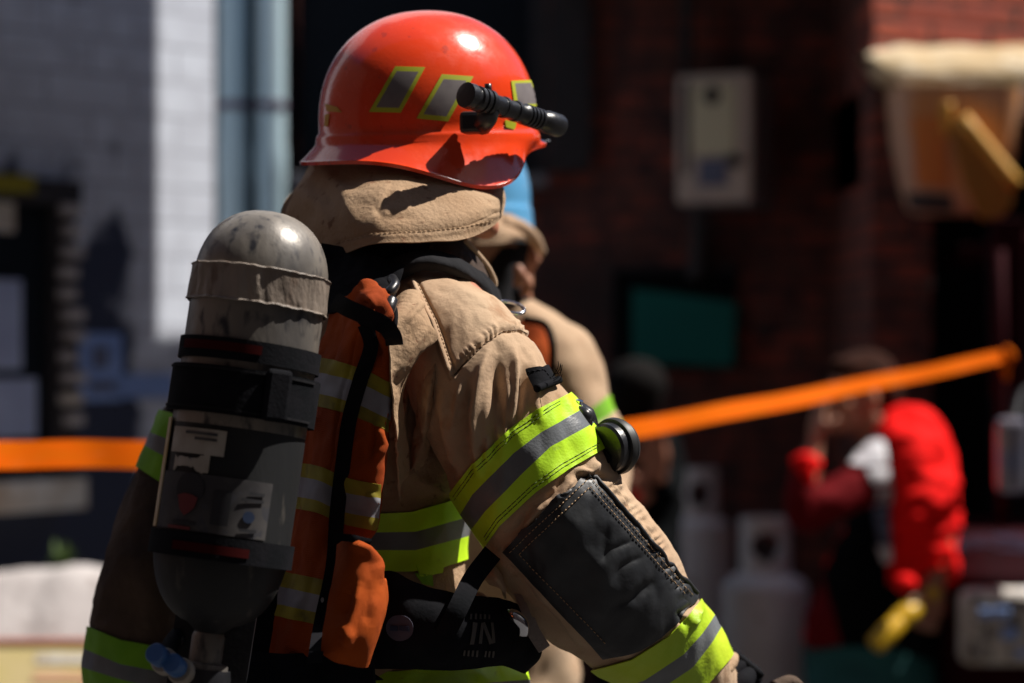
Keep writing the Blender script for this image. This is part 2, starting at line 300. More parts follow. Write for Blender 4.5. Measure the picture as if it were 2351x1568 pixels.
class Loft:
    def __init__(s, rings, expo=1.0, disp=None, front=True):
        P = np.array([at(r[0], r[1], r[2]) for r in rings]); W = np.array([r[3] * r[2] / F for r in rings]); D = np.array([r[4] for r in rings])
        d = np.r_[0, np.cumsum(np.linalg.norm(np.diff(P, axis=0), axis=1))]; s.d = d / d[-1]
        s.P, s.W, s.D = P, W[:, None], D[:, None]
        s.TP, s.TW, s.TD = [np.gradient(x, s.d, axis=0) for x in (s.P, s.W, s.D)]
        s.dispf = disp; s.expo = expo
    def frame(s, t):
        c = hermite(s.P, s.d, s.TP, t); wv = hermite(s.W, s.d, s.TW, t); dv = hermite(s.D, s.d, s.TD, t)
        e = 1e-3; T = hermite(s.P, s.d, s.TP, np.clip(t + 5*e, 0, 1)) - hermite(s.P, s.d, s.TP, np.clip(t - 5*e, 0, 1))
        T /= np.linalg.norm(T, axis=-1, keepdims=True)
        Wd = np.stack([-T[..., 2], 0 * T[..., 0], T[..., 0]], -1); Wd /= np.linalg.norm(Wd, axis=-1, keepdims=True) + 1e-9
        Dd = np.cross(T, Wd); return c, wv, dv, Wd, Dd
    def ev(s, t, ph, off=0):
        t = np.asarray(t, float); ph = np.asarray(ph, float); t, ph = np.broadcast_arrays(t, ph)
        c, wv, dv, Wd, Dd = s.frame(t); cs, sn = np.cos(ph)[..., None], np.sin(ph)[..., None]
        if s.expo != 1: cs = np.sign(cs) * abs(cs) ** s.expo; sn = np.sign(sn) * abs(sn) ** s.expo
        p = c + Wd * wv * cs + Dd * dv * sn
        n = Wd * cs / np.maximum(wv, 1e-4) + Dd * sn / np.maximum(dv, 1e-4); n /= np.linalg.norm(n, axis=-1, keepdims=True)
        h = off
        if s.dispf is not None:
            u, v = proj(p); h = off + s.dispf(p, u, v, n)
        return p + n * (np.asarray(h)[..., None] if np.ndim(h) else h)
    def build(s, name, m, parent=None, ns=120, nph=96, t0=0, t1=1, caps=True, off=0):
        t = np.linspace(t0, t1, ns)[:, None]; ph = np.linspace(0, 2 * math.pi, nph, endpoint=False)[None, :]
        V = s.ev(t, ph, off).reshape(-1, 3)
        Fc = [(i * nph + k, (i + 1) * nph + k, (i + 1) * nph + (k + 1) % nph, i * nph + (k + 1) % nph) for i in range(ns - 1) for k in range(nph)]
        if caps: Fc += [tuple(range(nph)), tuple(range(ns * nph - 1, (ns - 1) * nph - 1, -1))]
        return mesh_obj(name, V, Fc, m, parent)
    def band(s, name, edges, nrows, mats, parent=None, off=.0025, nph=220, ph0=0, ph1=2 * math.pi, thick=.0015, bumpf=None):
        """edges: polylines v=g(u); nrows[i] rows between edge i and i+1, painted with mats[i]"""
        ph = np.linspace(ph0, ph1, nph); S = []
        for e in edges:
            ex = np.array(e, float); lo = np.zeros(nph); hi = np.ones(nph)
            def g(u):
                v = np.interp(u, ex[:, 0], ex[:, 1]); sl0 = (ex[1, 1] - ex[0, 1]) / (ex[1, 0] - ex[0, 0]); sl1 = (ex[-1, 1] - ex[-2, 1]) / (ex[-1, 0] - ex[-2, 0])
                return v + np.where(u < ex[0, 0], (u - ex[0, 0]) * sl0, 0) + np.where(u > ex[-1, 0], (u - ex[-1, 0]) * sl1, 0)
            for _ in range(22):
                mid = (lo + hi) / 2; u, v = proj(s.ev(mid, ph)); b = v - g(u) > 0; hi = np.where(b, mid, hi); lo = np.where(b, lo, mid)
            S.append((lo + hi) / 2)
        T = []; mi = []
        for i, nr in enumerate(nrows):
            for k in range(nr): T.append(S[i] + (S[i + 1] - S[i]) * k / nr); mi += [i]
        T.append(S[-1]); T = np.array(T); V = s.ev(T, ph[None, :], off)
        if bumpf is not None: V = V + bumpf(V)
        nr = len(T); closed = abs(ph1 - ph0 - 2 * math.pi) < 1e-6
        Fc = [(i * nph + k, (i + 1) * nph + k, (i + 1) * nph + k + 1, i * nph + k + 1) for i in range(nr - 1) for k in range(nph - 1)]
        MI = [mi[i] for i in range(nr - 1) for k in range(nph - 1)]
        o = mesh_obj(name, V.reshape(-1, 3), Fc, mats, parent, mi=MI); return solid(o, thick, -1)

class Grid:
    """cloth panel through a net of control points rows x cols of (u, v, Y)"""
    def __init__(s, rows, disp=None):
        C = np.array([[at(*p) for p in r] for r in rows]); s.C = C; s.dispf = disp
    def build(s, name, m, parent=None, nr=60, nc=60, thick=.002, mi_f=None):
        C = s.C
        def res(A, n):
            k = A.shape[0]; d = np.linspace(0, 1, k)
            if k == 2: t = np.linspace(0, 1, n).reshape((-1,) + (1,) * (A.ndim - 1)); return A[0] * (1 - t) + A[1] * t
            return hermite(A, d, np.gradient(A, d, axis=0), np.linspace(0, 1, n))
        G = res(C, nr); G = res(G.transpose(1, 0, 2), nc).transpose(1, 0, 2)
        if s.dispf is not None:
            a = np.gradient(G, axis=0); b = np.gradient(G, axis=1); n = np.cross(a, b); n /= np.linalg.norm(n, axis=-1, keepdims=True) + 1e-9
            n = np.where(n[..., 1:2] > 0, -n, n); u, v = proj(G); G = G + n * s.dispf(G, u, v, n)[..., None]
        Fc = [(i * nc + k, i * nc + k + 1, (i + 1) * nc + k + 1, (i + 1) * nc + k) for i in range(nr - 1) for k in range(nc - 1)]
        MI = None
        if mi_f: MI = [mi_f(i / (nr - 1), k / (nc - 1)) for i in range(nr - 1) for k in range(nc - 1)]
        s.G = G; o = mesh_obj(name, G.reshape(-1, 3), Fc, m, parent, mi=MI)
        if thick: solid(o, thick, 0)
        return o

def bvh_of(*objs):
    V, P = [], []
    for o in objs:
        b = len(V); mw = o.matrix_world; V += [v.co.copy() for v in o.data.vertices]; P += [[b + i for i in p.vertices] for p in o.data.polygons]
    return BVHTree.FromPolygons(V, P)
CAMP = Vector((0, 0, CAMH))
def hitpt(bvh, u, v, off):
    d = (at(u, v, 1) - CAMP).normalized(); h, n, i, di = bvh.ray_cast(CAMP, d)
    if h is None: return None
    if n.dot(d) > 0: n = -n
    return h + n * off
def patch(name, bvh, top, bot, m, parent=None, nx=40, ny=16, off=.002, thick=.0012, mi_f=None, mask=None):
    """sewn or stuck-on piece lying on a surface; top and bot edges run left to right"""
    A, B = catmull(top, nx) if len(top) > 2 else catmull(top, nx), catmull(bot, nx)
    V = []; ok = []; last = None
    for j in range(ny):
        for i in range(nx):
            t = j / (ny - 1); q = A[i] * (1 - t) + B[i] * t; h = hitpt(bvh, q[0], q[1], off)
            ok.append(h is not None); V.append(h if h is not None else (0, 0, 0))
    Fc, MI = [], []
    for j in range(ny - 1):
        for i in range(nx - 1):
            q = (j * nx + i, (j + 1) * nx + i, (j + 1) * nx + i + 1, j * nx + i + 1)
            if mask and not mask(i / (nx - 1), j / (ny - 1)): continue
            if all(ok[k] for k in q):
                P = [Vector(V[k]) for k in q]
                if max((P[0] - P[2]).length, (P[1] - P[3]).length) < .09: Fc.append(q); MI.append(mi_f(i / (nx - 1), j / (ny - 1)) if mi_f else 0)
    used = sorted({k for f in Fc for k in f}); mp = {k: i for i, k in enumerate(used)}
    o = mesh_obj(name, [V[k] for k in used], [tuple(mp[k] for k in f) for f in Fc], m, parent, mi=MI)
    if thick: solid(o, thick, 0)
    return o
def stitch(name, bvh, poly, m, parent, r=.0006, off=.0035, dash=7, gap=4):
    pl = [np.array(p, float) for p in poly]; V, Fc = [], []
    for a, b in zip(pl[:-1], pl[1:]):
        L = np.linalg.norm(b - a); s = 0
        while s < L - 2:
            p = a + (b - a) * s / L; q = a + (b - a) * min(L, s + dash) / L; h0 = hitpt(bvh, *p, off); h1 = hitpt(bvh, *q, off)
            if h0 and h1 and (h0 - h1).length < .02:
                v, f = tube_geo([tuple(h0), tuple(h1)], r, 5, 2); Fc += [tuple(i + len(V) for i in x) for x in f]; V += v
            s += dash + gap
    return mesh_obj(name, V, Fc, m, parent)
def disc_patch(name, bvh, c, r, m, parent, off=.003, ry=None, tilt=0):
    V = [hitpt(bvh, c[0], c[1], off)]; n = 28
    for k in range(n):
        q = 2 * math.pi * k / n; V.append(hitpt(bvh, c[0] + r * math.cos(q), c[1] + (ry or r) * math.sin(q), off))
    if any(x is None for x in V): return None
    return solid(mesh_obj(name, V, [(0, 1 + k, 1 + (k + 1) % n) for k in range(n)], m, parent), .0008, 0)

# continuous bodies: overlapping limbs fused into one surface
def tubes_join(parts):
    V, Fc = [], []
    for v, f in parts: Fc += [tuple(i + len(V) for i in x) for x in f]; V += list(v)
    return V, Fc
def blob(c, rx, ry, rz, yaw=0, seg=20, rings=14, f=None):
    V, Fc = [], []; Rm = Matrix.Rotation(yaw, 3, 'Z')
    for i in range(rings + 1):
        th = math.pi * i / rings
        for k in range(seg):
            q = 2 * math.pi * k / seg; p = Vector((rx * math.sin(th) * math.cos(q), ry * math.sin(th) * math.sin(q), rz * math.cos(th)))
            V.append(Rm @ p + Vector(c))
    Fc = [(i * seg + k, (i + 1) * seg + k, (i + 1) * seg + (k + 1) % seg, i * seg + (k + 1) % seg) for i in range(rings) for k in range(seg)]
    return V, Fc
def head_geo(c, yaw, s=1.0):
    """head with x forward: skull, face, jaw, nose, brow, ears, lips, chin"""
    Rm = Matrix.Rotation(yaw, 3, 'Z'); c = Vector(c)
    def w_(x, y, z): return c + Rm @ Vector((x * s, y * s, z * s))
    P = [blob(w_(-.01, 0, .02), .098 * s, .076 * s, .10 * s, yaw), blob(w_(.025, 0, -.045), .066 * s, .058 * s, .075 * s, yaw),
         blob(w_(.078, 0, -.098), .02 * s, .024 * s, .018 * s, yaw), blob(w_(.080, 0, .012), .016 * s, .05 * s, .012 * s, yaw)]
    P.append(tube_geo([tuple(w_(.085, 0, .01)), tuple(w_(.100, 0, -.015)), tuple(w_(.112, 0, -.035))], [.008 * s, .011 * s, .014 * s], 8))
    for y in (-1, 1):
        P.append(blob(w_(-.005, y * .078, -.01), .02 * s, .008 * s, .032 * s, yaw + y * .3)); P.append(blob(w_(.076, y * .031, -.002), .013 * s, .014 * s, .010 * s, yaw))
        P.append(blob(w_(.068, y * .038, -.03), .02 * s, .02 * s, .018 * s, yaw))
    P.append(blob(w_(.088, 0, -.062), .012 * s, .024 * s, .006 * s, yaw)); P.append(blob(w_(.086, 0, -.073), .012 * s, .021 * s, .007 * s, yaw))
    return P
def hand_geo(wr, d, side, palm_n, curl=.6, s=1.0):
    """palm, four bent fingers and a thumb; d = direction of the hand, side = thumb side, palm_n = out of the palm"""
    d = Vector(d).normalized(); side = Vector(side); side = (side - d * side.dot(d)).normalized(); pn = d.cross(side)
    if pn.dot(Vector(palm_n)) < 0: pn = -pn
    wr = Vector(wr); P = []
    for k, o in enumerate((-.028, -.010, .010, .028)):
        P.append(tube_geo([tuple(wr - d * .01 * s + side * o * .6 * s), tuple(wr + d * .045 * s + side * o * s), tuple(wr + d * .085 * s + side * o * s)], [.015 * s, .016 * s, .013 * s], 8))
    for o, L in ((-.031, .062), (-.0105, .076), (.0105, .082), (.031, .073)):
        b = wr + d * .088 * s + side * o * s; pts = [b]; a = 0
        for k, fr in enumerate((.45, .32, .23)):
            a += curl * (.5 + .5 * k); pts.append(pts[-1] + (d * math.cos(a) + pn * math.sin(a)) * L * fr * s)
        P.append(tube_geo([tuple(p) for p in pts], [.0098 * s, .0092 * s, .0082 * s, .007 * s], 8))
    b = wr + d * .025 * s + side * .03 * s
    P.append(tube_geo([tuple(b), tuple(b + (side * .8 + d * .7 + pn * .3).normalized() * .035 * s), tuple(b + (side * .6 + d * .9 + pn * .7).normalized() * .068 * s)], [.014 * s, .0115 * s, .009 * s], 8))
    return P
def fused(name, parts, m, parent=None, vox=.007):
    V, Fc = tubes_join(parts); o = mesh_obj(name, V, Fc, m, parent)
    md = o.modifiers.new('remesh', 'REMESH'); md.mode = 'VOXEL'; md.voxel_size = vox; md.use_smooth_shade = True
    sm = o.modifiers.new('smooth', 'SMOOTH'); sm.factor = .5; sm.iterations = 4; return o

# ============================================================ THE SETTING
g = mesh_obj('ground', [(-150, -60, 0), (150, -60, 0), (150, 250, 0), (-150, 250, 0)], [(0, 1, 2, 3)], M['asphalt'], smooth=False); tag(g, kind='structure')
g = mesh_obj('pavement', [(-9, 7.4, .12), (9, 7.4, .12), (9, 16, .12), (-9, 16, .12), (-9, 7.4, 0), (9, 7.4, 0)], [(0, 1, 2, 3), (4, 5, 1, 0)], M['pave'], smooth=False); tag(g, kind='structure')

fr_ = empty('added_facing_building'); tag(fr_, 'dark brick row added behind the viewer to cut sky light', 'building')  # unseen row, put in to hold back sky fill
M['faced'] = brick_mat('dark_row_brick', (.07, .03, .022), (.05, .022, .02), (.05, .045, .04), .215, .075, .01)
box('wall', (-4, -3.4, 15), (60, .5, 30), M['faced'], fr_, bev=0)
for i in range(9):
    for j in range(8):
        f_ = box('window_frame', (-22 + i * 4.4, -3.14, 1.9 + j * 3.2), (1.5, .06, 1.7), M['lboard'], fr_, bev=0); box('pane', (-22 + i * 4.4, -3.10, 1.9 + j * 3.2), (1.3, .03, 1.5), M['glass'], f_, bev=0)
sr_ = box('added_side_building', (13, 4, 4), (.5, 30, 8), M['faced'], None, bev=0); tag(sr_, 'dark brick side wall added out of view at the right to cut sky light', 'building')  # unseen wall added to block sky light from the right
sd_ = box('added_side_building', (-10, 4, 5), (.5, 16, 10), M['faced'], None, bev=0); tag(sd_, 'dark brick side wall added out of view at the left to cut sky light', 'building')  # unseen wall added to block sky light from the left

# whitewashed block wall at the left, set at an angle to the street
WA = R(50); WD = Vector((math.cos(WA), math.sin(WA), 0)); WN = Vector((math.sin(WA), -math.cos(WA), 0)); W0 = Vector((-1.567, 7.4, 0))
def wl(u, v, off=0):
    """point of the left wall seen at u, v"""
    k = (u - CU) / F; t = (k * W0.y - W0.x) / (WD.x - k * WD.y); p = W0 + WD * t
    return Vector((p.x, p.y, CAMH - (v - CV) * p.y / F)) + WN * off
M['block'] = brick_mat('whitewashed_blocks', (.70, .76, .88), (.63, .68, .79), (.33, .35, .42), .36, .115, .006, bump=.5, patch=(.035, .045, .085), pth=(.42, .52), pscale=5,
                       zfade=(1.2, 2.4, .47, .57), c3=(.56, .60, .70))
def frame_obj(o, org, ang):
    """keep the mesh in a wall-aligned frame so that its texture follows the wall"""
    Mx = Matrix.Translation(org) @ Matrix.Rotation(ang, 4, 'Z'); inv = Mx.inverted()
    for vt in o.data.vertices: vt.co = inv @ vt.co
    o.matrix_world = Mx
def wall_slab(name, a, b, z0, z1, th, m, parent=None):
    """slab whose face runs from a to b, thickness away from the camera"""
    a = Vector(a); b = Vector(b); d = (b - a).normalized(); nn = Vector((-d.y, d.x, 0))
    if nn.y < 0: nn = -nn
    V = [(a.x, a.y, z0), (b.x, b.y, z0), (b.x, b.y, z1), (a.x, a.y, z1)]; V += [tuple(Vector(p) + nn * th) for p in V]
    Fc = [(0, 1, 2, 3), (5, 4, 7, 6), (4, 0, 3, 7), (1, 5, 6, 2), (3, 2, 6, 7), (4, 5, 1, 0)]
    return mesh_obj(name, V, Fc, m, parent, smooth=False)
lb = empty('block_building'); tag(lb, 'whitewashed block building with peeling paint, half in sun, at the left', 'building')
Wend = wl(492, 784)
o = wall_slab('wall', W0 - WD * 3, Vector((Wend.x, Wend.y, 0)), 0, 6.2, .25, M['block'], lb)
frame_obj(o, W0, WA)
# unseen slabs added overhead, shaped to shade all but the sunlit strip
edge = wl(300, 784); edge = Vector((edge.x, edge.y, 0)); k = 2.62 / SUN.z * .8
def up(p, z): q = Vector((p.x, p.y, z)); return q
e0 = edge + Vector((SUN.x, SUN.y, 0)) * 2.9
o = wall_slab('added_shade_slab', e0 - WD * 2.6, e0, 2.72, 6.2, .1, M['block'], lb)
o = wall_slab('added_shade_strip', e0 + WD * .002, e0 + WD * .62, 2.72, 3.64, .1, M['block'], lb)

# dark doorway frame, notices and sill on the left wall
dw = empty('shop_window'); tag(dw, 'dark framed window with papers behind it, cut by the left photo edge', 'window')
def wallpatch(name, u0, v0, u1, v1, off, th, m, parent=None):
    a = wl(u0, v0); b = wl(u1, v1); zb = CAMH - (v1 - CV) * a.y / F; zt = a.z; p0 = Vector((a.x, a.y, 0)); p1 = Vector((b.x, b.y, 0))
    c = (p0 + p1) / 2 + WN * (off + th / 2); return box(name, (c.x, c.y, (zt + zb) / 2), ((p1 - p0).length, th, abs(zt - zb)), m, parent, rot=WA, bev=.003)
wallpatch('frame_top', -260, 392, 160, 450, .003, .06, M['lboard'], dw)
wallpatch('frame_post', 98, 450, 150, 1118, .003, .05, M['lboard'], dw)
wallpatch('pane', -260, 450, 98, 1118, .003, .012, M['glass'], dw)
wallpatch('sill', -260, 1116, 148, 1190, .003, .11, M['sill'], dw)
o = wallpatch('price_tag', -60, 398, 46, 440, .066, .006, M['vyellow'], dw); tag(o, 'yellow strip on the window head')
o = wallpatch('sheet_notice', -60, 870, 74, 1008, .02, .003, M['paperw']); tag(o, 'pale blue paper sheet taped low in the window at the left edge', 'notice')
o = wallpatch('sheet_notice', -80, 440, 24, 530, .02, .003, M['sill']); tag(o, 'white paper just below the yellow strip of the window', 'notice')
o = wallpatch('sheet_notice', -80, 640, 40, 850, .02, .003, M['paperw']); tag(o, 'tall dull blue sheet in the middle of the window at the left edge', 'notice')
nb = empty('wall_notice'); tag(nb, 'blue notice with a dark mark, stuck to the shaded block wall beside the window', 'notice')
wallpatch('paper', 178, 765, 278, 922, .004, .004, M['paper'], nb)
wallpatch('print_mark', 208, 795, 246, 845, .009, .002, M['bluegrey'], nb); wallpatch('print_mark', 200, 875, 258, 900, .009, .002, M['bluegrey'], nb)
o = wallpatch('paper_strip', 262, 860, 400, 915, .004, .004, M['paper']); tag(o, 'long blue paper strip to the right of the blue notice', 'notice')
random.seed(4)
qc = empty('quoin_stones'); tag(qc, 'column of rough pale stones beside the dark window frame', 'stone column')
for i, v in enumerate(range(470, 960, 48)):
    wd = random.randint(36, 58); x0 = 104 + random.randint(-4, 10); o = wallpatch('stone', x0 + 4, v, x0 + wd, v + 26, .056, .03, M['stone'] if i != 9 else M['sill'], qc)
# broken pale stones of the low wall in front
lw = empty('low_wall'); tag(lw, 'low sunlit wall of pale broken stone across the lower left', 'wall')
Yl = 6.9; random.seed(8); x = at(-160, 0, Yl).x; xe = at(560, 0, Yl).x
V, Fc, nx = [], [], 80
for i in range(nx + 1):
    xx = x + (xe - x) * i / nx; zt = CAMH - (1324 + 22 * float(vnoise(np.array([xx, 0, 0]), 7, 3)) + 8 * float(vnoise(np.array([xx, 0, 0]), 21, 4)) - CV) * Yl / F
    for y, z in ((Yl - .5, .0), (Yl - .30, zt - .22), (Yl, zt - .012), (Yl + .02, zt), (Yl + .26, zt)): V.append((xx, y + .008 * float(vnoise(np.array([xx, z, 0]), 6)), z))
Fc = [(i * 5 + k, (i + 1) * 5 + k, (i + 1) * 5 + k + 1, i * 5 + k + 1) for i in range(nx) for k in range(4)]
o = mesh_obj('wall_body', V, Fc, M['stone'], lw)
pl = empty('weed'); tag(pl, 'small green weed growing at the top of the low stone wall', 'plant')
V, Fc = [], []; random.seed(2); c = at(145, 1300, Yl + .32)
for i in range(90):
    a = random.uniform(0, 6.3); e = random.uniform(.2, 1.4); L = random.uniform(.02, .07); b = c + Vector((random.gauss(0, .012), random.gauss(0, .01), random.uniform(-.03, .02)))
    d = Vector((math.cos(a) * math.cos(e), math.sin(a) * math.cos(e), math.sin(e))); s_ = d.cross(Vector((0, 0, 1))).normalized() * .008
    n0 = len(V); V += [b, b + d * L * .5 + s_, b + d * L, b + d * L * .5 - s_]; Fc.append((n0, n0 + 1, n0 + 2, n0 + 3))
mesh_obj('leaves', V, Fc, M['leaf'], pl)
yb = empty('printed_board'); tag(yb, 'faded yellow printed board with red edges at the bottom left corner', 'board')
Yb = 6.6; a = at(-120, 1482, Yb); b = at(205, 1800, Yb)
lean = R(-38); dlt = Vector((0, math.sin(-lean), math.cos(lean)))
box('panel', Vector(((a.x + b.x) / 2, Yb, a.z)) - dlt * .25, (b.x - a.x, .03, .5), M['ybox'], yb, rx=lean)
box('edge', ((a.x + b.x) / 2, Yb - .002, a.z + .004), (b.x - a.x + .02, .04, .014), M['yboxedge'], yb, rx=lean); box('edge', Vector((b.x + .005, Yb, a.z)) - dlt * .25, (.012, .034, .5), M['yboxedge'], yb, rx=lean)
for k in range(2):
    q = Vector((a.x + .33, Yb, a.z)) - dlt * (.05 + .06 * k) + Vector((0, -math.cos(lean), .62)) * .017; box('print', q, (.16, .003, .028), M['pinkprint'] if k else M['sill'], yb, bev=0, rx=lean)

# two pale blue pipes
for i, (u, wd, Y) in enumerate(((535, 33, 8.45), (623, 32, 8.45))):
    p = empty('wall_pipe'); c = at(u, 784, Y); r = wd * Y / F
    tag(p, ('pale blue pipe nearest the sunlit white wall' if i == 0 else 'pale blue pipe next to the dark window, right of its twin'), 'pipe', 'pale blue pipes at the building corner')
    lathe('pipe_body', [(r, 0), (r, 2.62 - .62), (r * 1.07, 2.62 - .60), (r * 1.07, 2.62 - .5), (r, 2.62 - .48), (r, 6)], (c.x, Y, 0), (0, 0, 1), M['pipe'], p)
    z = CAMH - (240 - CV) * Y / F; lathe('pipe_clip', [(r * 1.0, 0), (r * 1.1, .003), (r * 1.1, .028), (r, .031)], (c.x, Y, z - .02), (0, 0, 1), M['pipering'], p)
    box('wall_bracket', (c.x, Y + r + .06, z - .005), (.03, .14, .03), M['pipering'], p)

# dark brick building across the street
M['brick'] = brick_mat('mottled_dark_brick', (.38, .085, .055), (.19, .065, .050), (.06, .05, .05), .215, .075, .011, c3=(.07, .035, .036), bump=.5, patch=(.05, .032, .034), pth=(.55, .7), pscale=1.4)  # dark red brick with darker patches at random
M['brickred'] = brick_mat('red_brick', (.50, .105, .055), (.34, .07, .042), (.045, .025, .026), .222, .075, .015, c3=(.30, .06, .04), bump=.6)
bb = empty('brick_building'); tag(bb, 'dark mottled brick building behind the firefighters', 'building')
YB = 9.2; XL = at(668, 0, YB).x; XC = at(2006, 0, 8.2).x
# wall with a window opening behind the helmet
wx1 = at(1256, 0, YB).x; wz0 = CAMH - (405 - CV) * YB / F
V = []; Fc = []
def quad(x0, x1, z0, z1):
    n0 = len(V); V.extend([(x0, YB, z0), (x1, YB, z0), (x1, YB, z1), (x0, YB, z1)]); Fc.append((n0, n0 + 1, n0 + 2, n0 + 3))
quad(XL, wx1, 0, wz0); quad(wx1, XC + .6, 0, 3.6); quad(XL, wx1, 3.3, 3.6); quad(XL, XL + .02, wz0, 3.3)
V += [(XL, YB, 0), (XL, YB + 3, 0), (XL, YB + 3, 3.6), (XL, YB, 3.6)]; n0 = len(V) - 4; Fc.append((n0 + 1, n0, n0 + 3, n0 + 2))
o = mesh_obj('wall', V, Fc, M['brick'], bb, smooth=False); solid(o, .02, -1)
wn = box('window', ((XL + wx1) / 2, YB + .12, (wz0 + 3.3) / 2), (wx1 - XL, .04, 3.3 - wz0), M['glass'], bb)
box('window_frame', (wx1 - .03, YB + .05, (wz0 + 3.3) / 2), (.06, .09, 3.3 - wz0), M['lboard'], wn)
box('window_sill', ((XL + wx1) / 2, YB - .03, wz0 - .02), (wx1 - XL, .12, .045), M['metergrey'], wn)
box('added_shade_canopy', ((.10 + XC) / 2, YB - .35, 2.86), (XC - .10, .7, .1), M['lboard'], bb)  # unseen overhang added to keep sun off the brick wall
cf = box('window_shutter', (at(1308, 0, YB).x, YB - .04, 2.47), (.16, .05, .75), M['metergrey'], bb)
cf.data.materials[0] = M['lboard']

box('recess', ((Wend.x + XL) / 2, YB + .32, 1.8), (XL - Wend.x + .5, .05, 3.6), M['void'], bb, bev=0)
# meter cabinet on the brick wall
mc = empty('meter_cabinet'); tag(mc, 'cream meter cabinet with a beige face and grey side on the dark brick wall', 'meter')
ry = R(-26); c = at(1642, 318, 8.9); cw, ch, cd = .305, .49, .24; dx = Vector((math.cos(ry), math.sin(ry), 0)); dn = Vector((math.sin(ry), -math.cos(ry), 0))
cc = c - dn * cd / 2
box('housing', cc, (cw, cd, ch), [M['metergrey']], mc, rot=ry, bev=.03)
fr = box('front_cover', c + dn * .006, (cw - .01, .03, ch - .012), M['cream'], mc, rot=ry, bev=.014)
pn = box('face_panel', c + dn * .026 + dx * .005 + Vector((0, 0, .07)), (.175, .012, .26), M['creamface'], mc, rot=ry, bev=.004)
q = c + dn * .033 + Vector((0, 0, .155)); lathe('dial', [(.032, 0), (.032, .008), (.001, .0085)], q, dn, M['lboard'], mc, seg=24)
box('recess_strip', c + dn * .024 - dx * .105 + Vector((0, 0, .04)), (.022, .008, .34), M['lboard'], mc, rot=ry, bev=0)
box('sticker', c + dn * .026 + dx * .0 - Vector((0, 0, .125)), (.11, .006, .10), M['bluegrey'], mc, rot=ry, bev=0)
lathe('knob', [(.026, 0), (.024, .02), (.001, .021)], c + dn * .022 + dx * .085 - Vector((0, 0, .085)), dn, M['blackplastic'], mc, seg=24)
tube('conduit', [at(1578, 165, 9.12), at(1578, -300, 9.12)], .022, M['lboard'], mc, n=2); tube('conduit', [at(1610, 470, 9.1), at(1606, 560, 9.14), at(1600, 640, 9.14)], .04, M['lboard'], mc)

# small opening with teal panel
tw = empty('panelled_hatch'); tag(tw, 'dark framed hatch closed with a flat teal panel under the meter cabinet', 'hatch')
def wallbox(name, u0, v0, u1, v1, Y, th, m, parent, bev=.004):
    a = at(u0, v0, Y); b = at(u1, v1, Y); return box(name, ((a.x + b.x) / 2, Y - th / 2, (a.z + b.z) / 2), (b.x - a.x, th, a.z - b.z), m, parent, bev=bev)
wallbox('backing', 1402, 618, 1690, 845, YB - .003, .02, M['void'], tw)
pp = [(1452, 662), (1690, 694), (1684, 842), (1452, 832)]
prism('panel', [(at(u, v, YB - .06).x, at(u, v, YB - .06).z) for u, v in pp], YB - .075, YB - .06, M['tealpanel'], tw)
wallbox('frame_top', 1396, 606, 1696, 622, YB - .003, .05, M['lboard'], tw); wallbox('frame_side', 1396, 622, 1410, 845, YB - .003, .05, M['lboard'], tw)
o = wallbox('wall_sticker', 1735, 742, 1772, 772, YB - .003, .004, M['pinkprint'], None, bev=0); tag(o, 'small pale pink sticker on the dark bricks right of the teal hatch', 'sticker')
o.data.materials[0] = M['label']

# sunlit brick corner at the right with shop recess
rb = empty('corner_building'); tag(rb, 'red brick shop corner at the right with a dark recess under its ledge', 'building')
YR = 8.2; XE = 4.5; zl = CAMH - (96 - CV) * YR / F
dyf = (XE - XC) * math.tan(R(30))
V = [(XC, YR, zl - .12), (XE, YR + dyf, zl - .12), (XE, YR + dyf, 4.1), (XC, YR, 4.1)]; V += [(x_, y_ + .3, z_) for x_, y_, z_ in V]
o = mesh_obj('wall', V, [(0, 1, 2, 3), (5, 4, 7, 6), (4, 0, 3, 7), (4, 5, 1, 0)], M['brickred'], rb, smooth=False)
o = box('side_wall', (XC + .10, YR + .52, (zl - .13) / 2), (.2, .96, zl - .13), M['brick'], rb, bev=0)
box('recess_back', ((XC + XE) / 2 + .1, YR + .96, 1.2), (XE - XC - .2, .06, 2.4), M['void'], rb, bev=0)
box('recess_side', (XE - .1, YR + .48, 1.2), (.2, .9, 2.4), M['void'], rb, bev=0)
box('side_upper', (XC + .10, YR + .65, 3.05), (.2, .7, 2.1), M['brick'], rb, bev=0)
for u in (2095, 2135): box('door_post', (at(u, 0, YR + .3).x, YR + .35, 1.0), (.03, .04, 2.0), M['metergrey'] if u == 2095 else M['lboard'], rb)
lg = empty('shop_ledge'); tag(lg, 'weathered cream ledge in full sun jutting from the red brick corner', 'ledge')
lz = lambda v, Y: CAMH - (v - CV) * Y / F
V, Fc = [], []; Yc = 8.0; prof = [(0, .0), (.015, -.06), (.05, -.10), (.12, -.135), (.25, -.15)]; nx = 60; x0 = at(2012, 0, Yc).x; zt = lz(94, Yc); zb = lz(196, Yc); hh = zt - zb
for i in range(nx + 1):
    xx = x0 + (XE - x0) * (i / nx) ** 1.6; e = min(1, (xx - x0) / .11); rnd = math.sqrt(max(0, 1 - (1 - e) ** 2)); jz = .004 * math.sin(i * 1.1)
    dp = .10 + .10 * rnd
    bt_ = zt - hh * (.45 + .55 * rnd)
    for y, z in ((YR + .25, zt + .0), (YR - dp * .35, zt - (1 - rnd) * .03 + jz), (YR - dp * .8, zt - hh * .30), (YR - dp * 1.3, zt - hh * .72 * (.4 + .6 * rnd) + jz), (YR - dp * 1.35, bt_), (YR - .003, bt_)): V.append((xx, y, z))
Fc = [(i * 6 + k, (i + 1) * 6 + k, (i + 1) * 6 + (k + 1) % 6, i * 6 + (k + 1) % 6) for i in range(nx) for k in range(6)] + [tuple(range(5, -1, -1))]
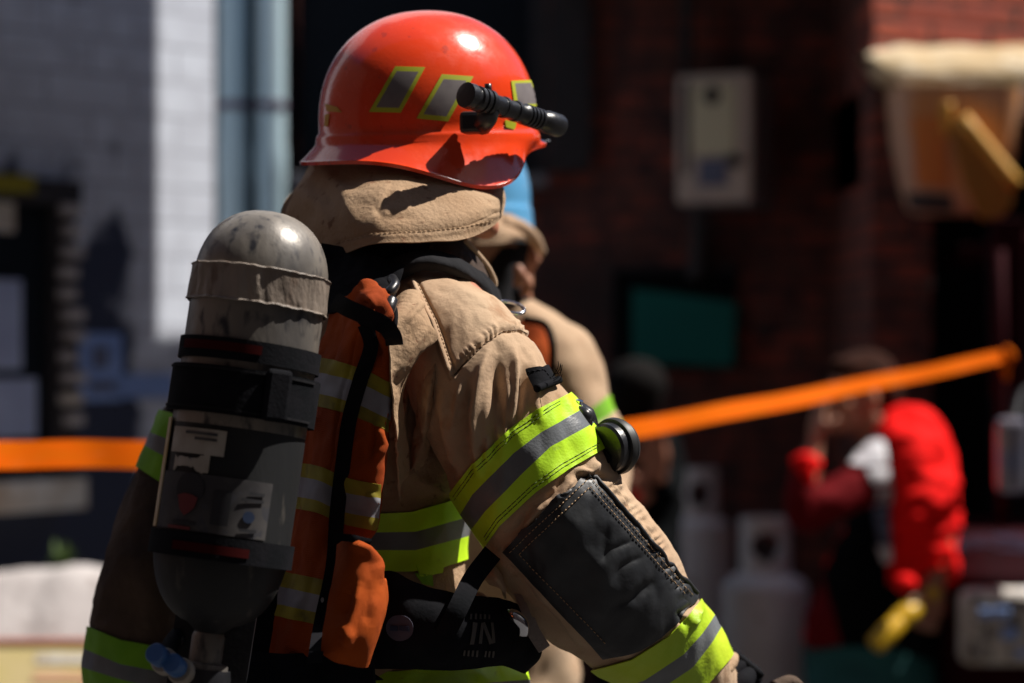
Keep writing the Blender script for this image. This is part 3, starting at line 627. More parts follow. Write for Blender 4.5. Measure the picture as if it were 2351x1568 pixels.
mesh_obj('ledge_body', V, Fc, M['ledge'], lg)
sb = empty('shelf_board'); tag(sb, 'thin white shelf board under the cream ledge', 'shelf')
Ys = 7.95; pp = [(2062, 212), (2700, 196), (2700, 300), (2351, 262), (2250, 246), (2120, 238)]
prism('board', [(at(u, v, Ys).x, at(u, v, Ys).z) for u, v in pp], Ys - .05, Ys + .2, M['whiteboard'], sb)
tb = empty('plastic_tub'); tag(tb, 'hazy plastic tub with an orange inside hanging under the white shelf board', 'tub')
V, Fc = [], []
cx = at(2190, 0, 8.0).x
sec = [(210, 150, .15), (330, 140, .14), (440, 118, .12), (480, 105, .11), (492, 88, .09)]; nseg = 40
for v, hw, hd in sec:
    for k in range(nseg):
        q = 2 * math.pi * k / nseg; cs, sn = math.cos(q), math.sin(q); cs = math.copysign(abs(cs) ** .5, cs); sn = math.copysign(abs(sn) ** .5, sn)
        V.append((cx + hw * 8 / F * cs, 8.0 + hd * sn, lz(v, 8.0)))
Fc = [(i * nseg + k, i * nseg + (k + 1) % nseg, (i + 1) * nseg + (k + 1) % nseg, (i + 1) * nseg + k) for i in range(len(sec) - 1) for k in range(nseg)] + [tuple((len(sec) - 1) * nseg + k for k in range(nseg))]
o = mesh_obj('tub_body', V, Fc, M['tub'], tb); bv = bvh_of(o)
patch('front_label', bv, [(2095, 268), (2168, 262)], [(2105, 425), (2178, 430)], mat('orange_label', (.80, .27, .06), .6), tb, nx=10, ny=14, off=.003)
patch('base_strip', bv, [(2082, 440), (2185, 446)], [(2092, 480), (2190, 486)], M['label'], tb, nx=10, ny=6, off=.003)
yw = empty('yellow_board'); tag(yw, 'broad yellow board leaning diagonally in front of the plastic tub', 'board')
Yw = 7.82; pp = [(2192, 275), (2218, 272), (2338, 415), (2325, 438), (2322, 470), (2300, 500), (2255, 505), (2215, 430), (2190, 330)]
prism('board', [(at(u, v, Yw).x, at(u, v, Yw).z) for u, v in pp], Yw - .012, Yw + .02, mat('ochre_board_face', (.42, .2, .03), .6, var=(.36, .16, .03), vscale=8), yw)
a = at(2205, 272, Yw); b = at(2332, 428, Yw)
tube('rounded_rim', [a + Vector((0, -.02, 0)), b + Vector((0, -.02, 0))], .026, M['ywood'], yw, n=6, seg=16)
yt = tube('yellow_peg', [at(2172, 236, 7.86), at(2176, 300, 7.86), at(2178, 312, 7.86)], [.028, .024, .016], M['ywood'], None, n=12); tag(yt, 'short yellow peg hanging beside the tub rim', 'peg')

# dark red truck, front corner seen at the right edge
tr = empty('dark_red_truck'); tag(tr, 'dark red truck whose front corner shows at the right edge', 'truck')
Yt = 7.0; xA = at(2186, 0, Yt).x; zz = lambda v: lz(v, Yt)
V, Fc = [], []; secs = [(xA, 0), (xA + .04, -.08), (xA + .14, -.14), (xA + .5, -.17), (xA + 1.9, -.17)]
prof = [(1700, .05), (1560, .0), (1340, 0.0), (1318, .03), (1306, .1), (1262, .12), (1244, .2), (1238, .8)]
for x_, dy in secs:
    for v, dd in prof: V.append((x_ + (.03 if v < 1250 and x_ == xA else 0), Yt + .17 + dy + dd, zz(v)))
np_ = len(prof); Fc = [(i * np_ + k, (i + 1) * np_ + k, (i + 1) * np_ + k + 1, i * np_ + k + 1) for i in range(len(secs) - 1) for k in range(np_ - 1)]
V += [(xA, Yt + 1.1, zz(1700)), (xA, Yt + 1.1, zz(1238))]; Fc.append(tuple(list(range(np_ - 1, -1, -1)) + [len(V) - 2, len(V) - 1]))
tbod = mesh_obj('body', V, Fc, M['truckred'], tr)
a = at(2204, 1352, Yt - .02); b = at(2430, 1528, Yt - .02)
hl = box('headlight', ((a.x + b.x) / 2, Yt + .0, (a.z + b.z) / 2), (b.x - a.x, .10, a.z - b.z), M['sill'], tr, bev=.03)
box('lens', ((a.x + b.x) / 2, Yt - .046, (a.z + b.z) / 2), (b.x - a.x - .035, .02, a.z - b.z - .035), M['headglass'], hl, bev=.008)
for (u, v, r_) in ((2262, 1408, .022), (2300, 1408, .026), (2318, 1455, .028), (2345, 1500, .02)):
    q = at(u, v, Yt - .06); box('painted_reflection', (q.x, q.y, q.z), (r_ * 1.7, .01, r_ * 1.2), M['paper'], hl, bev=.004)  # blue blocks standing in for reflections in the lens
# cab pillars, windscreen and roof
box('windscreen', (xA + 1.05, Yt + .95, 1.28), (1.5, .03, 1.1), M['glass'], tr, rx=R(-6))
tube('windscreen_pillar', [(at(2318, 0, Yt + .3).x, Yt + .4, zz(1235)), (at(2318, 0, Yt + .3).x, Yt + .45, zz(560))], .018, M['truckred'], tr, n=4)
box('door_panel', (at(2325, 0, Yt).x + .09, Yt + .5, zz(700)), (.10, .05, .55), M['truckred'], tr)
box('roof', (xA + 1.15, Yt + 1.3, zz(540)), (1.7, 1.5, .06), M['truckred'], tr, bev=.02)
mr = box('mirror', (at(2322, 1045, Yt - .1).x, Yt - .1, at(2322, 1045, Yt - .1).z), (.088, .06, .215), M['mirror'], tr, bev=.02)
tube('mirror_arm', [at(2330, 960, Yt - .1), at(2350, 900, Yt + .05), at(2400, 880, Yt + .2)], .012, M['blackplastic'], mr)
for x_ in (xA + .25, xA + 1.7): lathe('wheel', [(.02, 0), (.2, .0), (.34, .02), (.37, .06), (.37, .18), (.34, .22), (.2, .24), (.02, .24)], (x_ - .12, Yt + .75, .37), (1, 0, 0), M['rubber'], tr)
hb = Grid([[(2205, 1236, 7.05), (2260, 1228, 7.05), (2360, 1232, 7.05)], [(2195, 1262, 6.98), (2270, 1258, 6.96), (2370, 1268, 6.96)]], lambda P, u, v, n: fbm(P, 30, 3) * .02)
o = hb.build('folded_cloth', mat('purple_grey_cloth', (.030, .028, .055), .95, spec=.1, var=(.02, .003, .006), vscale=18), None, 24, 40, .004); tag(o, 'crumpled purple grey cloth lying on the dark red truck hood', 'cloth')

# gas cylinders in the background
def gas_cyl(u, Y, hw, vs, vc, label):
    e = empty('gas_cylinder'); tag(e, label, 'gas cylinder', 'gas cylinders standing by the brick wall')
    r = hw * Y / F; c = at(u, 784, Y); zs = lz(vs, Y); zc = lz(vc, Y)
    pr = [(r * .75, .12), (r * .8, .16), (r * .96, .18), (r, .24), (r, zs - r * .5)]
    pr += [(r * math.cos(q), zs - r * .5 + r * .5 * math.sin(q)) for q in np.linspace(.15, 1.5, 8)]
    lathe('body', pr, (c.x, Y, 0), (0, 0, 1), M['gaswhite'], e)
    # collar ring with hand hole
    rc = r * .56; n = 64; V, Fc = [], []; zb = zs - .02
    rows = np.linspace(zb, zc, 14)
    for j, z in enumerate(rows):
        for k in range(n):
            q = 2 * math.pi * k / n; V.append((c.x + rc * math.cos(q), Y + rc * math.sin(q), z))
    for j in range(13):
        for k in range(n):
            q = 2 * math.pi * (k + .5) / n; f = (j + .5) / 13; dz = (f - .52) / .26; dq = ((q - 1.5 * math.pi + math.pi) % (2 * math.pi) - math.pi) / .75; dq2 = ((q - .5 * math.pi + math.pi) % (2 * math.pi) - math.pi) / .75
            if dz ** 2 + dq ** 2 < 1 or dz ** 2 + dq2 ** 2 < 1: continue
            Fc.append((j * n + k, j * n + (k + 1) % n, (j + 1) * n + (k + 1) % n, (j + 1) * n + k))
    o = mesh_obj('collar', V, Fc, M['gaswhite'], e); solid(o, .006, 0)
    lathe('valve', [(.018, 0), (.018, .03), (.026, .032), (.026, .06), (.012, .062), (.012, .085), (.03, .087), (.03, .10), (.001, .102)], (c.x, Y, zs - .01), (0, 0, 1), M['lboard'], e, seg=20)
gas_cyl(1757, 7.9, 100, 1305, 1188, 'large grey white gas cylinder nearest the man in red, with a square collar hole')
gas_cyl(1606, 8.5, 72, 1178, 1076, 'narrower gas cylinder behind, between the sleeve and the larger cylinder')

# orange barrier tape
def ribbon(name, pts, hw0, m, sag=0, hw1=None):
    P = catmull(pts, 60); V = []
    for i, p in enumerate(P):
        hw = hw0 + ((hw1 or hw0) - hw0) * i / 59
        tw = .75 + .22 * math.sin(i * .21) + .12 * math.sin(i * .83 + 1); zb = .0015 * math.sin(i * .47) - sag * math.sin(math.pi * i / 59)
        V += [(p[0], p[1] + hw * tw, p[2] + hw + zb), (p[0], p[1], p[2] + zb), (p[0], p[1] - hw * tw, p[2] - hw + zb)]
    Fc = [(i * 3 + k, i * 3 + 3 + k, i * 3 + 4 + k, i * 3 + 1 + k) for i in range(59) for k in (0, 1)]
    return mesh_obj(name, V, Fc, m)
o = tag(ribbon('barrier_tape', [at(-200, 1044, 4.9), at(700, 1043, 4.95), at(960, 1045, 5.0)], .0275, M['tapeorange']), 'taut orange barrier tape stretched level at the left, behind the air cylinder', 'barrier tape'); solid(o, .001, 0)
Ya, Yz = 5.0, 6.9
o = tag(ribbon('barrier_tape', [at(960, 1064, Ya), at(1450, 974, 5.6), at(2312, 816, Yz)], .0255, M['tapeorange'], hw1=.0165, sag=.012), 'orange barrier tape rising to the right across the man in the red jacket', 'barrier tape'); solid(o, .001, 0)
bp = empty('barrier_post'); tag(bp, 'thin post holding the barrier tape, hidden behind the front firefighter', 'post')
lathe('post_body', [(.014, 0.02), (.014, 1.235), (.02, 1.24), (.02, 1.26), (.001, 1.262)], (at(960, 0, 5.02).x, 5.02, 0), (0, 0, 1), M['blackplastic'], bp, seg=16)
lathe('post_foot', [(.15, 0), (.15, .012), (.03, .03)], (at(960, 0, 5.02).x, 5.02, 0), (0, 0, 1), M['rubber'], bp, seg=28)

kn_ = at(2312, 816, Yz); kt = tube('barrier_knot', [kn_ + Vector((-.012, -.01, .018)), kn_ + Vector((.004, -.014, 0)), kn_ + Vector((-.006, -.008, -.03)), kn_ + Vector((-.002, 0, -.07))], [.014, .017, .012, .006], M['tapeorange']); tag(kt, 'orange tape knot at the far right end of the barrier tape', 'knot')
# ============================================================ FIREFIGHTER IN FRONT
YH = 3.40; HC = at(984, 286, YH)     # helmet reference centre (dome base)
yaw = R(26)
def hmat(roll=R(3.5), pitch=R(3)):
    f = Vector((math.cos(yaw), math.sin(yaw), 0)); rt = Vector((math.sin(yaw), -math.cos(yaw), 0)); upv = Vector((0, 0, 1))
    Rr = Matrix.Rotation(-roll, 3, f) if False else Matrix.Rotation(roll, 3, f)
    Rp = Matrix.Rotation(pitch, 3, rt)
    f2 = Rp @ Rr @ f; r2 = Rp @ Rr @ rt; u2 = Rp @ Rr @ upv; return f2, r2, u2
HF, HR, HU = hmat()
# inner: head, neck and the hidden body, fused
sh_r = at(1010, 720, 3.24); sh_l = at(560, 860, 3.42); hip = at(850, 1620, 3.34)
bod = []
headc = HC + Vector((0.01, 0, -.045)); bod += head_geo(headc, yaw, 1.0)
T3 = lambda p: tuple(p)
bod.append(tube_geo([T3(headc + Vector((-.02, 0, -.06))), T3(at(925, 600, 3.35)), T3(at(900, 680, 3.33))], [.062, .062, .075], 14))
bod.append(tube_geo([T3(at(900, 680, 3.33)), T3(at(850, 800, 3.33)), T3(at(820, 1100, 3.34)), T3(at(840, 1400, 3.34)), T3(hip)], [.075, .12, .13, .12, .13], 18))
bod.append(tube_geo([T3(at(850, 760, 3.32)), T3(sh_r), T3(at(1150, 960, 3.18)), T3(at(1285, 1200, 3.18)), T3(at(1440, 1400, 3.25)), T3(at(1640, 1625, 3.37))], [.07, .062, .052, .045, .04, .028], 14))
bod.append(tube_geo([T3(at(800, 800, 3.36)), T3(sh_l), T3(at(440, 1080, 3.46)), T3(at(360, 1290, 3.47)), T3(at(325, 1500, 3.47)), T3(at(318, 1700, 3.44))], [.07, .06, .052, .045, .04, .028], 14))
for sgn in (-1, 1):
    hx = hip + Vector((sgn * .085, -sgn * .05, -.02))
    bod.append(tube_geo([T3(hx), (hx.x + sgn * .02, hx.y, .52), (hx.x + sgn * .02 - .02, hx.y - .01, .12)], [.095, .065, .045], 14))
    bod.append(tube_geo([(hx.x + sgn * .02 - .03, hx.y - .02, .07), (hx.x + sgn * .02 + .1, hx.y + .06, .045)], [.045, .038], 12, 6))
bod += hand_geo(at(1655, 1640, 3.38), (.62, .12, -.78), (.5, .6, .5), (-.6, -.2, -.5), .55)
bod += hand_geo(at(318, 1705, 3.44), (.05, -.1, -1), (.8, .3, 0), (0, 1, 0), .5)
P1 = fused('person', bod, M['skin'], None, .007)
tag(P1, 'front firefighter in tan jacket and red helmet, seen from behind, leaning right', 'person')

# helmet shell
def shell(HC, HF, HR, HU, a, b, c, scale=1.0, name='helmet', m=None, parent=None, brim=None, n=180):
    """dome with a shoulder line and a flared brim; angle 0 = front, 90 = right side"""
    V = []; ph = np.linspace(0, 2 * math.pi, n, endpoint=False); rows = []
    for i in range(40):      # dome
        th = (i + .35) / 39.5 * math.pi / 2; rr = math.sin(th) ** .92; zz_ = math.cos(th) ** .9
        rows.append([(a * rr * math.cos(q), b * rr * math.sin(q), c * zz_) for q in ph])
    base = [(a * math.cos(q), b * math.sin(q)) for q in ph]
    for (fr, z) in ((1.0, -.010), (1.016, -.0125), (1.028, -.017), (1.03, -.0245)): rows.append([(x * fr, y * fr, z) for x, y in base])
    for t in np.linspace(.12, 1, 14):
        row = []
        for (x, y), q in zip(base, ph):
            Rb, dz = brim(q); l = math.hypot(x * 1.03, y * 1.03); k = (l + (Rb - l) * t) / math.hypot(x, y); row.append((x * k, y * k, -.0245 - dz * min(1, (t / .93) ** .9)))
        rows.append(row)
    row = rows[-1]; rows.append([(x * .99, y * .99, z - .005) for x, y, z in row]); rows.append([(x * .975, y * .975, z - .002) for x, y, z in row])
    for r_ in rows:
        for x, y, z in r_: V.append(HC + (HF * x + HR * y + HU * z) * scale)
    V.append(HC + HU * (c * 1.002) * scale); top = len(V) - 1
    Fc = [(i * n + k, (i + 1) * n + k, (i + 1) * n + (k + 1) % n, i * n + (k + 1) % n) for i in range(len(rows) - 1) for k in range(n)]
    Fc += [(top, k, (k + 1) % n) for k in range(n)]
    o = mesh_obj(name, V, Fc, m, parent)
    bm = bmesh.new(); bm.from_mesh(o.data); bmesh.ops.recalc_face_normals(bm, faces=bm.faces); bm.to_mesh(o.data); bm.free(); return o
def brim1(q):
    return brim2(q)
def brim2(q):
    c_ = math.cos(q); s_ = math.sin(q); f = max(0, c_); bk = max(0, -c_); sd = max(0, s_)
    Rb = 1 / math.sqrt((c_ / (.179 if c_ > 0 else .186)) ** 2 + (s_ / .166) ** 2); Rb -= .030 * math.exp(-((q - R(44)) / .42) ** 2)
    qq = abs((q + math.pi) % (2 * math.pi) - math.pi)
    dz = .016 - .012 * f + .008 * bk + .046 * math.exp(-((qq - R(84)) / R(31)) ** 2); return Rb, dz
H = shell(HC, HF, HR, HU, .158, .128, .159, 1.0, 'helmet', M['red'], P1, brim1)
solid(H, .003, -1)
tag(H, 'glossy red')
bvH = bvh_of(H)
def para(name, q, inner, mi):
    (x0, y0), (x1, y1), (x2, y2), (x3, y3) = q   # tl tr br bl
    bw = .16
    return patch(name, bvH, [q[0], q[1]], [q[3], q[2]], [M['lime_shaded'] if mi else M['vyellow'], inner], H, nx=24, ny=24, off=.0012, thick=.0008,
                 mi_f=lambda i, j: 0 if (i < bw or i > 1 - bw - .02 or j < .09 or j > .9) else 1)
M['sticker_grey'] = mat('grey_sticker', (.20, .18, .18), .55, var=(.14, .12, .13), vscale=30)
M['sticker_lime'] = mat('sticker_border', (.42, .46, .02), .5)
def para2(q):
    return patch('reflective_sticker', bvH, [q[0], q[1]], [q[3], q[2]], [M['sticker_lime'], M['sticker_grey']], H, nx=30, ny=30, off=.0012, thick=.0008,
                 mi_f=lambda i, j: 0 if (i < .13 or i > .86 or j < .10 or j > .89) else 1)
para2([(908, 153), (976, 155), (920, 259), (848, 257)]); para2([(1014, 171), (1086, 176), (1028, 279), (956, 272)]); para2([(1172, 186), (1222, 184), (1244, 245), (1180, 245)])
o = patch('crest_mark', bvH, [(748, 238), (775, 246)], [(752, 256), (786, 258)], M['ywood'], H, nx=8, ny=6, off=.0012, thick=.0008)
o = patch('crest_mark', bvH, [(748, 262), (758, 262)], [(746, 290), (754, 290)], M['ywood'], H, nx=6, ny=8, off=.0012, thick=.0008)
o = patch('crest_mark', bvH, [(1158, 275), (1184, 282)], [(1160, 292), (1180, 298)], M['sticker_lime'], H, nx=8, ny=6, off=.0012, thick=.0008)

# flashlight clipped on the helmet
fa = np.array(at(1068, 217, 3.20)); fb = np.array(at(1286, 290, 3.34)); fx = fb - fa; FL = np.linalg.norm(fx)
pr = [(.0145, 0), (.0172, .001), (.0176, .012), (.0145, .016), (.0145, .020)]
x_ = .022
for k in range(3): pr += [(.0172, x_), (.0172, x_ + .006), (.0145, x_ + .0065), (.0145, x_ + .0095)]; x_ += .010
pr += [(.0135, x_ + .002), (.0135, x_ + .02), (.0148, x_ + .021), (.0148, x_ + .026), (.0128, x_ + .027), (.0128, FL * .5), (.0145, FL * .505), (.0145, FL * .53), (.0128, FL * .535), (.0128, FL * .58)]
x_ = FL * .6
for k in range(5): pr += [(.0148, x_), (.0148, x_ + .004), (.0122, x_ + .0045), (.0122, x_ + .007)]; x_ += .0075
pr += [(.0125, x_), (.0150, FL - .030), (.0158, FL - .026), (.0158, FL - .004), (.0145, FL)]
flt = lathe('flashlight', pr, fa, fx, M['blackplastic'], H, seg=40)
t_ = fx / FL
tube('clip_arm', [T3(fa + t_ * .055), T3(at(1120, 268, 3.24)), T3(at(1105, 285, 3.26))], [.012, .014, .016], M['blackplastic'], H)
o = box('clip_block', at(1088, 282, 3.262), (.035, .03, .03), M['blackplastic'], H, rot=R(-15), bev=.006)
tube('clip_lug', [T3(fa + t_ * .045 + np.array((0, -.004, .012))), T3(fa + t_ * .045 + np.array((0, -.004, .024)))], .005, M['blackplastic'], H, n=3)
o = Grid([[(1195, 345, 3.40), (1225, 325, 3.46), (1262, 322, 3.52)], [(1215, 345, 3.40), (1235, 335, 3.46), (1258, 330, 3.52)]]).build('visor_edge', M['chrome'], H, 8, 20, .004)

# neck cape
cape_cr = [('ridge', [(760, 410), (800, 445), (870, 445), (930, 425)], 16, 8), ('ridge', [(905, 420), (885, 460), (850, 490)], 12, -9), ('ridge', [(740, 380), (800, 480), (830, 545)], 20, 10),
           ('ridge', [(860, 470), (880, 500), (960, 490)], 12, -6), ('seam', [(770, 566), (860, 543), (1000, 537), (1080, 526), (1150, 495)], 5, 2.2), ('seam', [(770, 556), (860, 533), (1000, 527), (1080, 516), (1146, 488)], 3, -1.6),
           ('ridge', [(1000, 440), (1080, 450), (1150, 430)], 16, 4), ('ridge', [(940, 520), (1040, 500), (1120, 480)], 18, 4), ('ridge', [(1105, 470), (1150, 480)], 5, 2), ('ridge', [(1110, 450), (1152, 458)], 5, 2), ('ridge', [(1100, 500), (1140, 496)], 5, 2),
           ('ridge', [(690, 440), (740, 480), (760, 540)], 22, 8), ('ridge', [(720, 400), (720, 470), (700, 520)], 14, -7), ('ridge', [(820, 420), (900, 432), (940, 460)], 12, 6)]
cols = [[(1150, 330, 3.48), (1157, 390, 3.44), (1161, 450, 3.38), (1158, 492, 3.34)],
        [(1110, 330, 3.40), (1125, 395, 3.35), (1140, 465, 3.27), (1132, 524, 3.25)],
        [(1040, 330, 3.37), (1050, 395, 3.29), (1066, 480, 3.205), (1070, 545, 3.185)],
        [(950, 325, 3.34), (955, 385, 3.265), (955, 470, 3.185), (960, 553, 3.155)],
        [(860, 310, 3.35), (855, 375, 3.275), (855, 470, 3.185), (858, 558, 3.155)],
        [(785, 312, 3.38), (770, 375, 3.33), (765, 470, 3.245), (768, 582, 3.215)],
        [(745, 330, 3.42), (722, 390, 3.39), (690, 450, 3.34), (690, 560, 3.32)],
        [(735, 340, 3.52), (700, 400, 3.50), (652, 478, 3.46), (650, 560, 3.44)],
        [(760, 340, 3.60), (720, 420, 3.62), (690, 480, 3.60), (690, 550, 3.58)]]
rows = [[c[i] for c in cols] for i in range(4)]
cape = Grid(rows, lambda P, u, v, n: creases(u, v, cape_cr) * .42 + fbm(P * np.array([1, 1, .5]), 9, 2, 3) * .016 + fbm(P, 22, 2) * .003).build('neck_cape', M['tan_old'], P1, 150, 260, .002)
bvC = bvh_of(cape); stitch('hem_stitching', bvC, [(775, 560), (860, 538), (960, 533), (1070, 523), (1130, 503)], M['thread'], cape, off=.002)

# ---- jacket: sleeve with yoke, torso, left sleeve
sl_cr = [('seam', [(948, 650), (994, 739), (1020, 812), (1040, 866)], 7, 5.5), ('seam', [(940, 656), (985, 742), (1011, 814), (1034, 866)], 3.5, -4), ('seam', [(961, 650), (1004, 737), (1030, 812), (1044, 850)], 3, -2.5),
         ('seam', [(1038, 869), (1060, 840), (1107, 792), (1155, 760), (1192, 757), (1232, 778)], 3.2, -4.2), ('pucker', [(1030, 862), (1056, 832), (1104, 781), (1152, 748), (1196, 745), (1232, 766)], 10, 1.6),
         ('ridge', [(1044, 840), (1080, 800), (1130, 752), (1200, 738)], 9, 2.5),
         # long folds of the upper sleeve
         ('ridge', [(1062, 880), (1052, 930), (1046, 1000)], 8, 5), ('ridge', [(1078, 880), (1072, 950), (1064, 1020)], 7, -5),
         ('ridge', [(1118, 810), (1100, 880), (1090, 960), (1094, 1050), (1100, 1085)], 10, 8), ('ridge', [(1148, 810), (1140, 870), (1148, 950), (1166, 1000)], 17, -10),
         ('ridge', [(1150, 850), (1132, 920), (1128, 1000), (1140, 1040)], 11, -6), ('ridge', [(1178, 800), (1184, 850), (1186, 900), (1176, 960)], 9, 6.5),
         ('ridge', [(1204, 850), (1196, 910), (1184, 980)], 9, -6.5), ('ridge', [(1222, 820), (1232, 900), (1240, 960)], 10, 5), ('ridge', [(1166, 880), (1160, 960), (1160, 1010)], 6, 4),
         ('ridge', [(1120, 1000), (1118, 1060)], 7, 4), ('ridge', [(1060, 1010), (1072, 1060), (1076, 1100)], 12, -6), ('ridge', [(1018, 900), (1030, 990), (1050, 1080)], 16, 8), ('ridge', [(1000, 960), (1020, 1060), (1040, 1120)], 12, -9),
         # crumples above the elbow patch
         ('ridge', [(1330, 1075), (1360, 1085), (1378, 1060)], 9, 7), ('ridge', [(1300, 1090), (1280, 1130), (1250, 1150)], 9, -6), ('ridge', [(1322, 1098), (1300, 1120), (1270, 1160)], 6, 5), ('ridge', [(1340, 1095), (1380, 1090), (1400, 1100)], 6, -6),
         ('ridge', [(1210, 1175), (1190, 1210), (1160, 1230)], 10, -4), ('ridge', [(1245, 1160), (1205, 1205)], 6, 4),
         ('pucker', [(1405, 1105), (1460, 1190), (1520, 1290), (1575, 1375)], 14, 2.0),
         ('ridge', [(1130, 1290), (1190, 1380), (1300, 1490)], 12, 5), ('ridge', [(1150, 1280), (1215, 1370), (1330, 1490)], 10, -5),
         # patch folds
         ('ridge', [(1290, 1160), (1330, 1260), (1385, 1340), (1440, 1390)], 26, 3.5), ('ridge', [(1400, 1200), (1350, 1290), (1360, 1330)], 22, -2.5), ('ridge', [(1445, 1240), (1400, 1262), (1375, 1290)], 8, -1.8), ('ridge', [(1470, 1275), (1420, 1300), (1400, 1330)], 8, -1.6),
         ('ridge', [(1500, 1330), (1450, 1370), (1400, 1390)], 14, -4), ('ridge', [(1590, 1385), (1560, 1410), (1570, 1440)], 8, -6), ('ridge', [(1600, 1400), (1580, 1440)], 6, 5)]
def sl_disp(P, u, v, n):
    front = np.clip(-n[..., 1] * 3 + 1.2, 0, 1)
    return creases(u, v, sl_cr) * front * 1.45 + fbm(P, 9, 3, 1) * .014 + fbm(P * np.array([1, 1, .45]), 30, 3, 5) * .006
SL = Loft([(900, 655, 3.33, 50, .05), (955, 700, 3.28, 82, .085), (1020, 757, 3.24, 118, .108), (1076, 832, 3.205, 150, .118), (1135, 935, 3.18, 165, .115), (1200, 1052, 3.17, 178, .105), (1290, 1205, 3.175, 176, .105),
           (1372, 1325, 3.205, 172, .102), (1490, 1455, 3.27, 142, .088), (1585, 1568, 3.33, 118, .075), (1618, 1608, 3.355, 92, .06), (1640, 1635, 3.375, 60, .045)], .96, sl_disp)
SL_o = SL.build('jacket_sleeve', M['tan'], P1, 460, 300)
up_e = [[(1024, 1152), (1060, 1090), (1130, 1020), (1210, 955), (1287, 914)], [(1040, 1192), (1075, 1132), (1120, 1068), (1200, 1005), (1314, 953)],
        [(1056, 1198), (1102, 1136), (1160, 1066), (1230, 1022), (1330, 985)], [(1104, 1240), (1128, 1180), (1190, 1120), (1280, 1070), (1378, 1036)]]
up_e = [[(1020, 1155), (1080, 1072), (1170, 985), (1230, 942), (1290, 912)], [(1052, 1196), (1090, 1133), (1180, 1040), (1240, 994), (1314, 952)],
        [(1078, 1225), (1118, 1172), (1206, 1080), (1262, 1026), (1336, 986)], [(1104, 1272), (1150, 1205), (1230, 1130), (1300, 1080), (1380, 1034)]]
bandm = [M['lime'], M['retro'], M['lime']]
bd = SL.band('reflective_band', up_e, [10, 8, 10], bandm, SL_o, off=.003)
bvB = bvh_of(bd)
for k, (e, dv) in enumerate(((up_e[0], 9), (up_e[0], 16), (up_e[3], -9), (up_e[3], -16))):
    stitch('band_stitching', bvB, [(u + dv * .5, v + dv) for u, v in e[:-1]] + [(e[-1][0] - 6, e[-1][1] + dv)], M['threaddk'], SL_o, r=.0006, off=.0016, dash=13, gap=2)
cu_e = [[(1365, 1534), (1450, 1510), (1530, 1460), (1575, 1415), (1604, 1380)], [(1385, 1590), (1480, 1556), (1565, 1500), (1606, 1455), (1632, 1420)],
        [(1420, 1625), (1510, 1580), (1585, 1530), (1625, 1480), (1652, 1440)], [(1460, 1660), (1540, 1625), (1620, 1570), (1665, 1520), (1694, 1488)]]
SL.band('cuff_band', cu_e, [8, 6, 8], [M['lime_yellow'], M['retro'], M['lime_yellow']], SL_o, off=.003)
# black elbow patch with stitching
bvS = bvh_of(SL_o)
ptop = [(1158, 1262), (1205, 1210), (1280, 1140), (1352, 1085)]
# quad: left corner, top corner, right corner, bottom corner
def lerp(a, b, t): return (a[0] + (b[0] - a[0]) * t, a[1] + (b[1] - a[1]) * t)
PL, PT, PR, PB = (1158, 1264), (1352, 1085), (1602, 1372), (1385, 1508)
et = [PL, (1215, 1202), (1290, 1135), PT]; eb = [PB, (1460, 1492), (1540, 1440), PR]
ep = patch('elbow_patch', bvS, et, eb, M['blackpatch'], SL_o, nx=70, ny=90, off=.003, thick=.0025)
bvP = bvh_of(ep)
tube('patch_piping', [p for p in (hitpt(bvS, *lerp(PT, PR, t + .0), .005) for t in np.linspace(.02, .97, 26)) if p], .0028, M['blackpatch'], SL_o, n=60)
for d_ in (10, 26):
    inn = [(PL[0] + d_ * 1.35, PL[1] + d_ * .25), (PT[0] + d_ * .05, PT[1] + d_ * 1.3), (PR[0] - d_ * 1.3, PR[1] - d_ * .35)]
    stitch('patch_stitching', bvP, [inn[0], inn[1], inn[2]], M['thread'], ep, r=.00065, off=.0026, dash=6, gap=4)
inn = [(PL[0] + 36, PL[1] + 8), (PB[0] + 4, PB[1] - 34)]; stitch('patch_stitching', bvP, inn, M['thread'], ep, r=.0006, off=.0026, dash=6, gap=5)
# seam thread on the yoke
stitch('seam_stitching', bvS, [(958, 652), (1000, 738), (1026, 812), (1042, 860)], M['thread'], SL_o, off=.001, dash=6, gap=4)
stitch('seam_stitching', bvS, [(1042, 862), (1062, 838), (1108, 792), (1155, 760), (1192, 757), (1228, 776)], M['seam'], SL_o, r=.0008, off=.0006, dash=9, gap=2)
# black webbing tab with frayed thread
tb_ = patch('webbing_tab', bvS, [(1205, 851), (1252, 842)], [(1230, 900), (1276, 886)], M['black'], SL_o, nx=14, ny=14, off=.004, thick=.003)
a, b = hitpt(bvS, 1232, 896, .008), hitpt(bvS, 1274, 880, .008)
if a and b: tube('tab_fold', [a, (a + b) / 2, b], .0052, M['black'], tb_, seg=14)
random.seed(6)
for k in range(6):
    s0 = at(1268 + random.uniform(-3, 4), 858 + k * 4, 3.09); e0_ = s0 + Vector((random.uniform(.0, .014), 0, random.uniform(.0, .024)))
    tube('frayed_thread', [s0, (s0 + e0_) / 2 + Vector((random.uniform(.002, .006), 0, random.uniform(-.004, .004))), e0_], .00045, M['black'], tb_, seg=5)
for v0, v1 in ((853, 849), ):
    stitch('tab_stitching', bvh_of(tb_), [(1210, 855), (1246, 849), (1272, 882)], M['collar'], tb_, r=.0006, off=.0022)

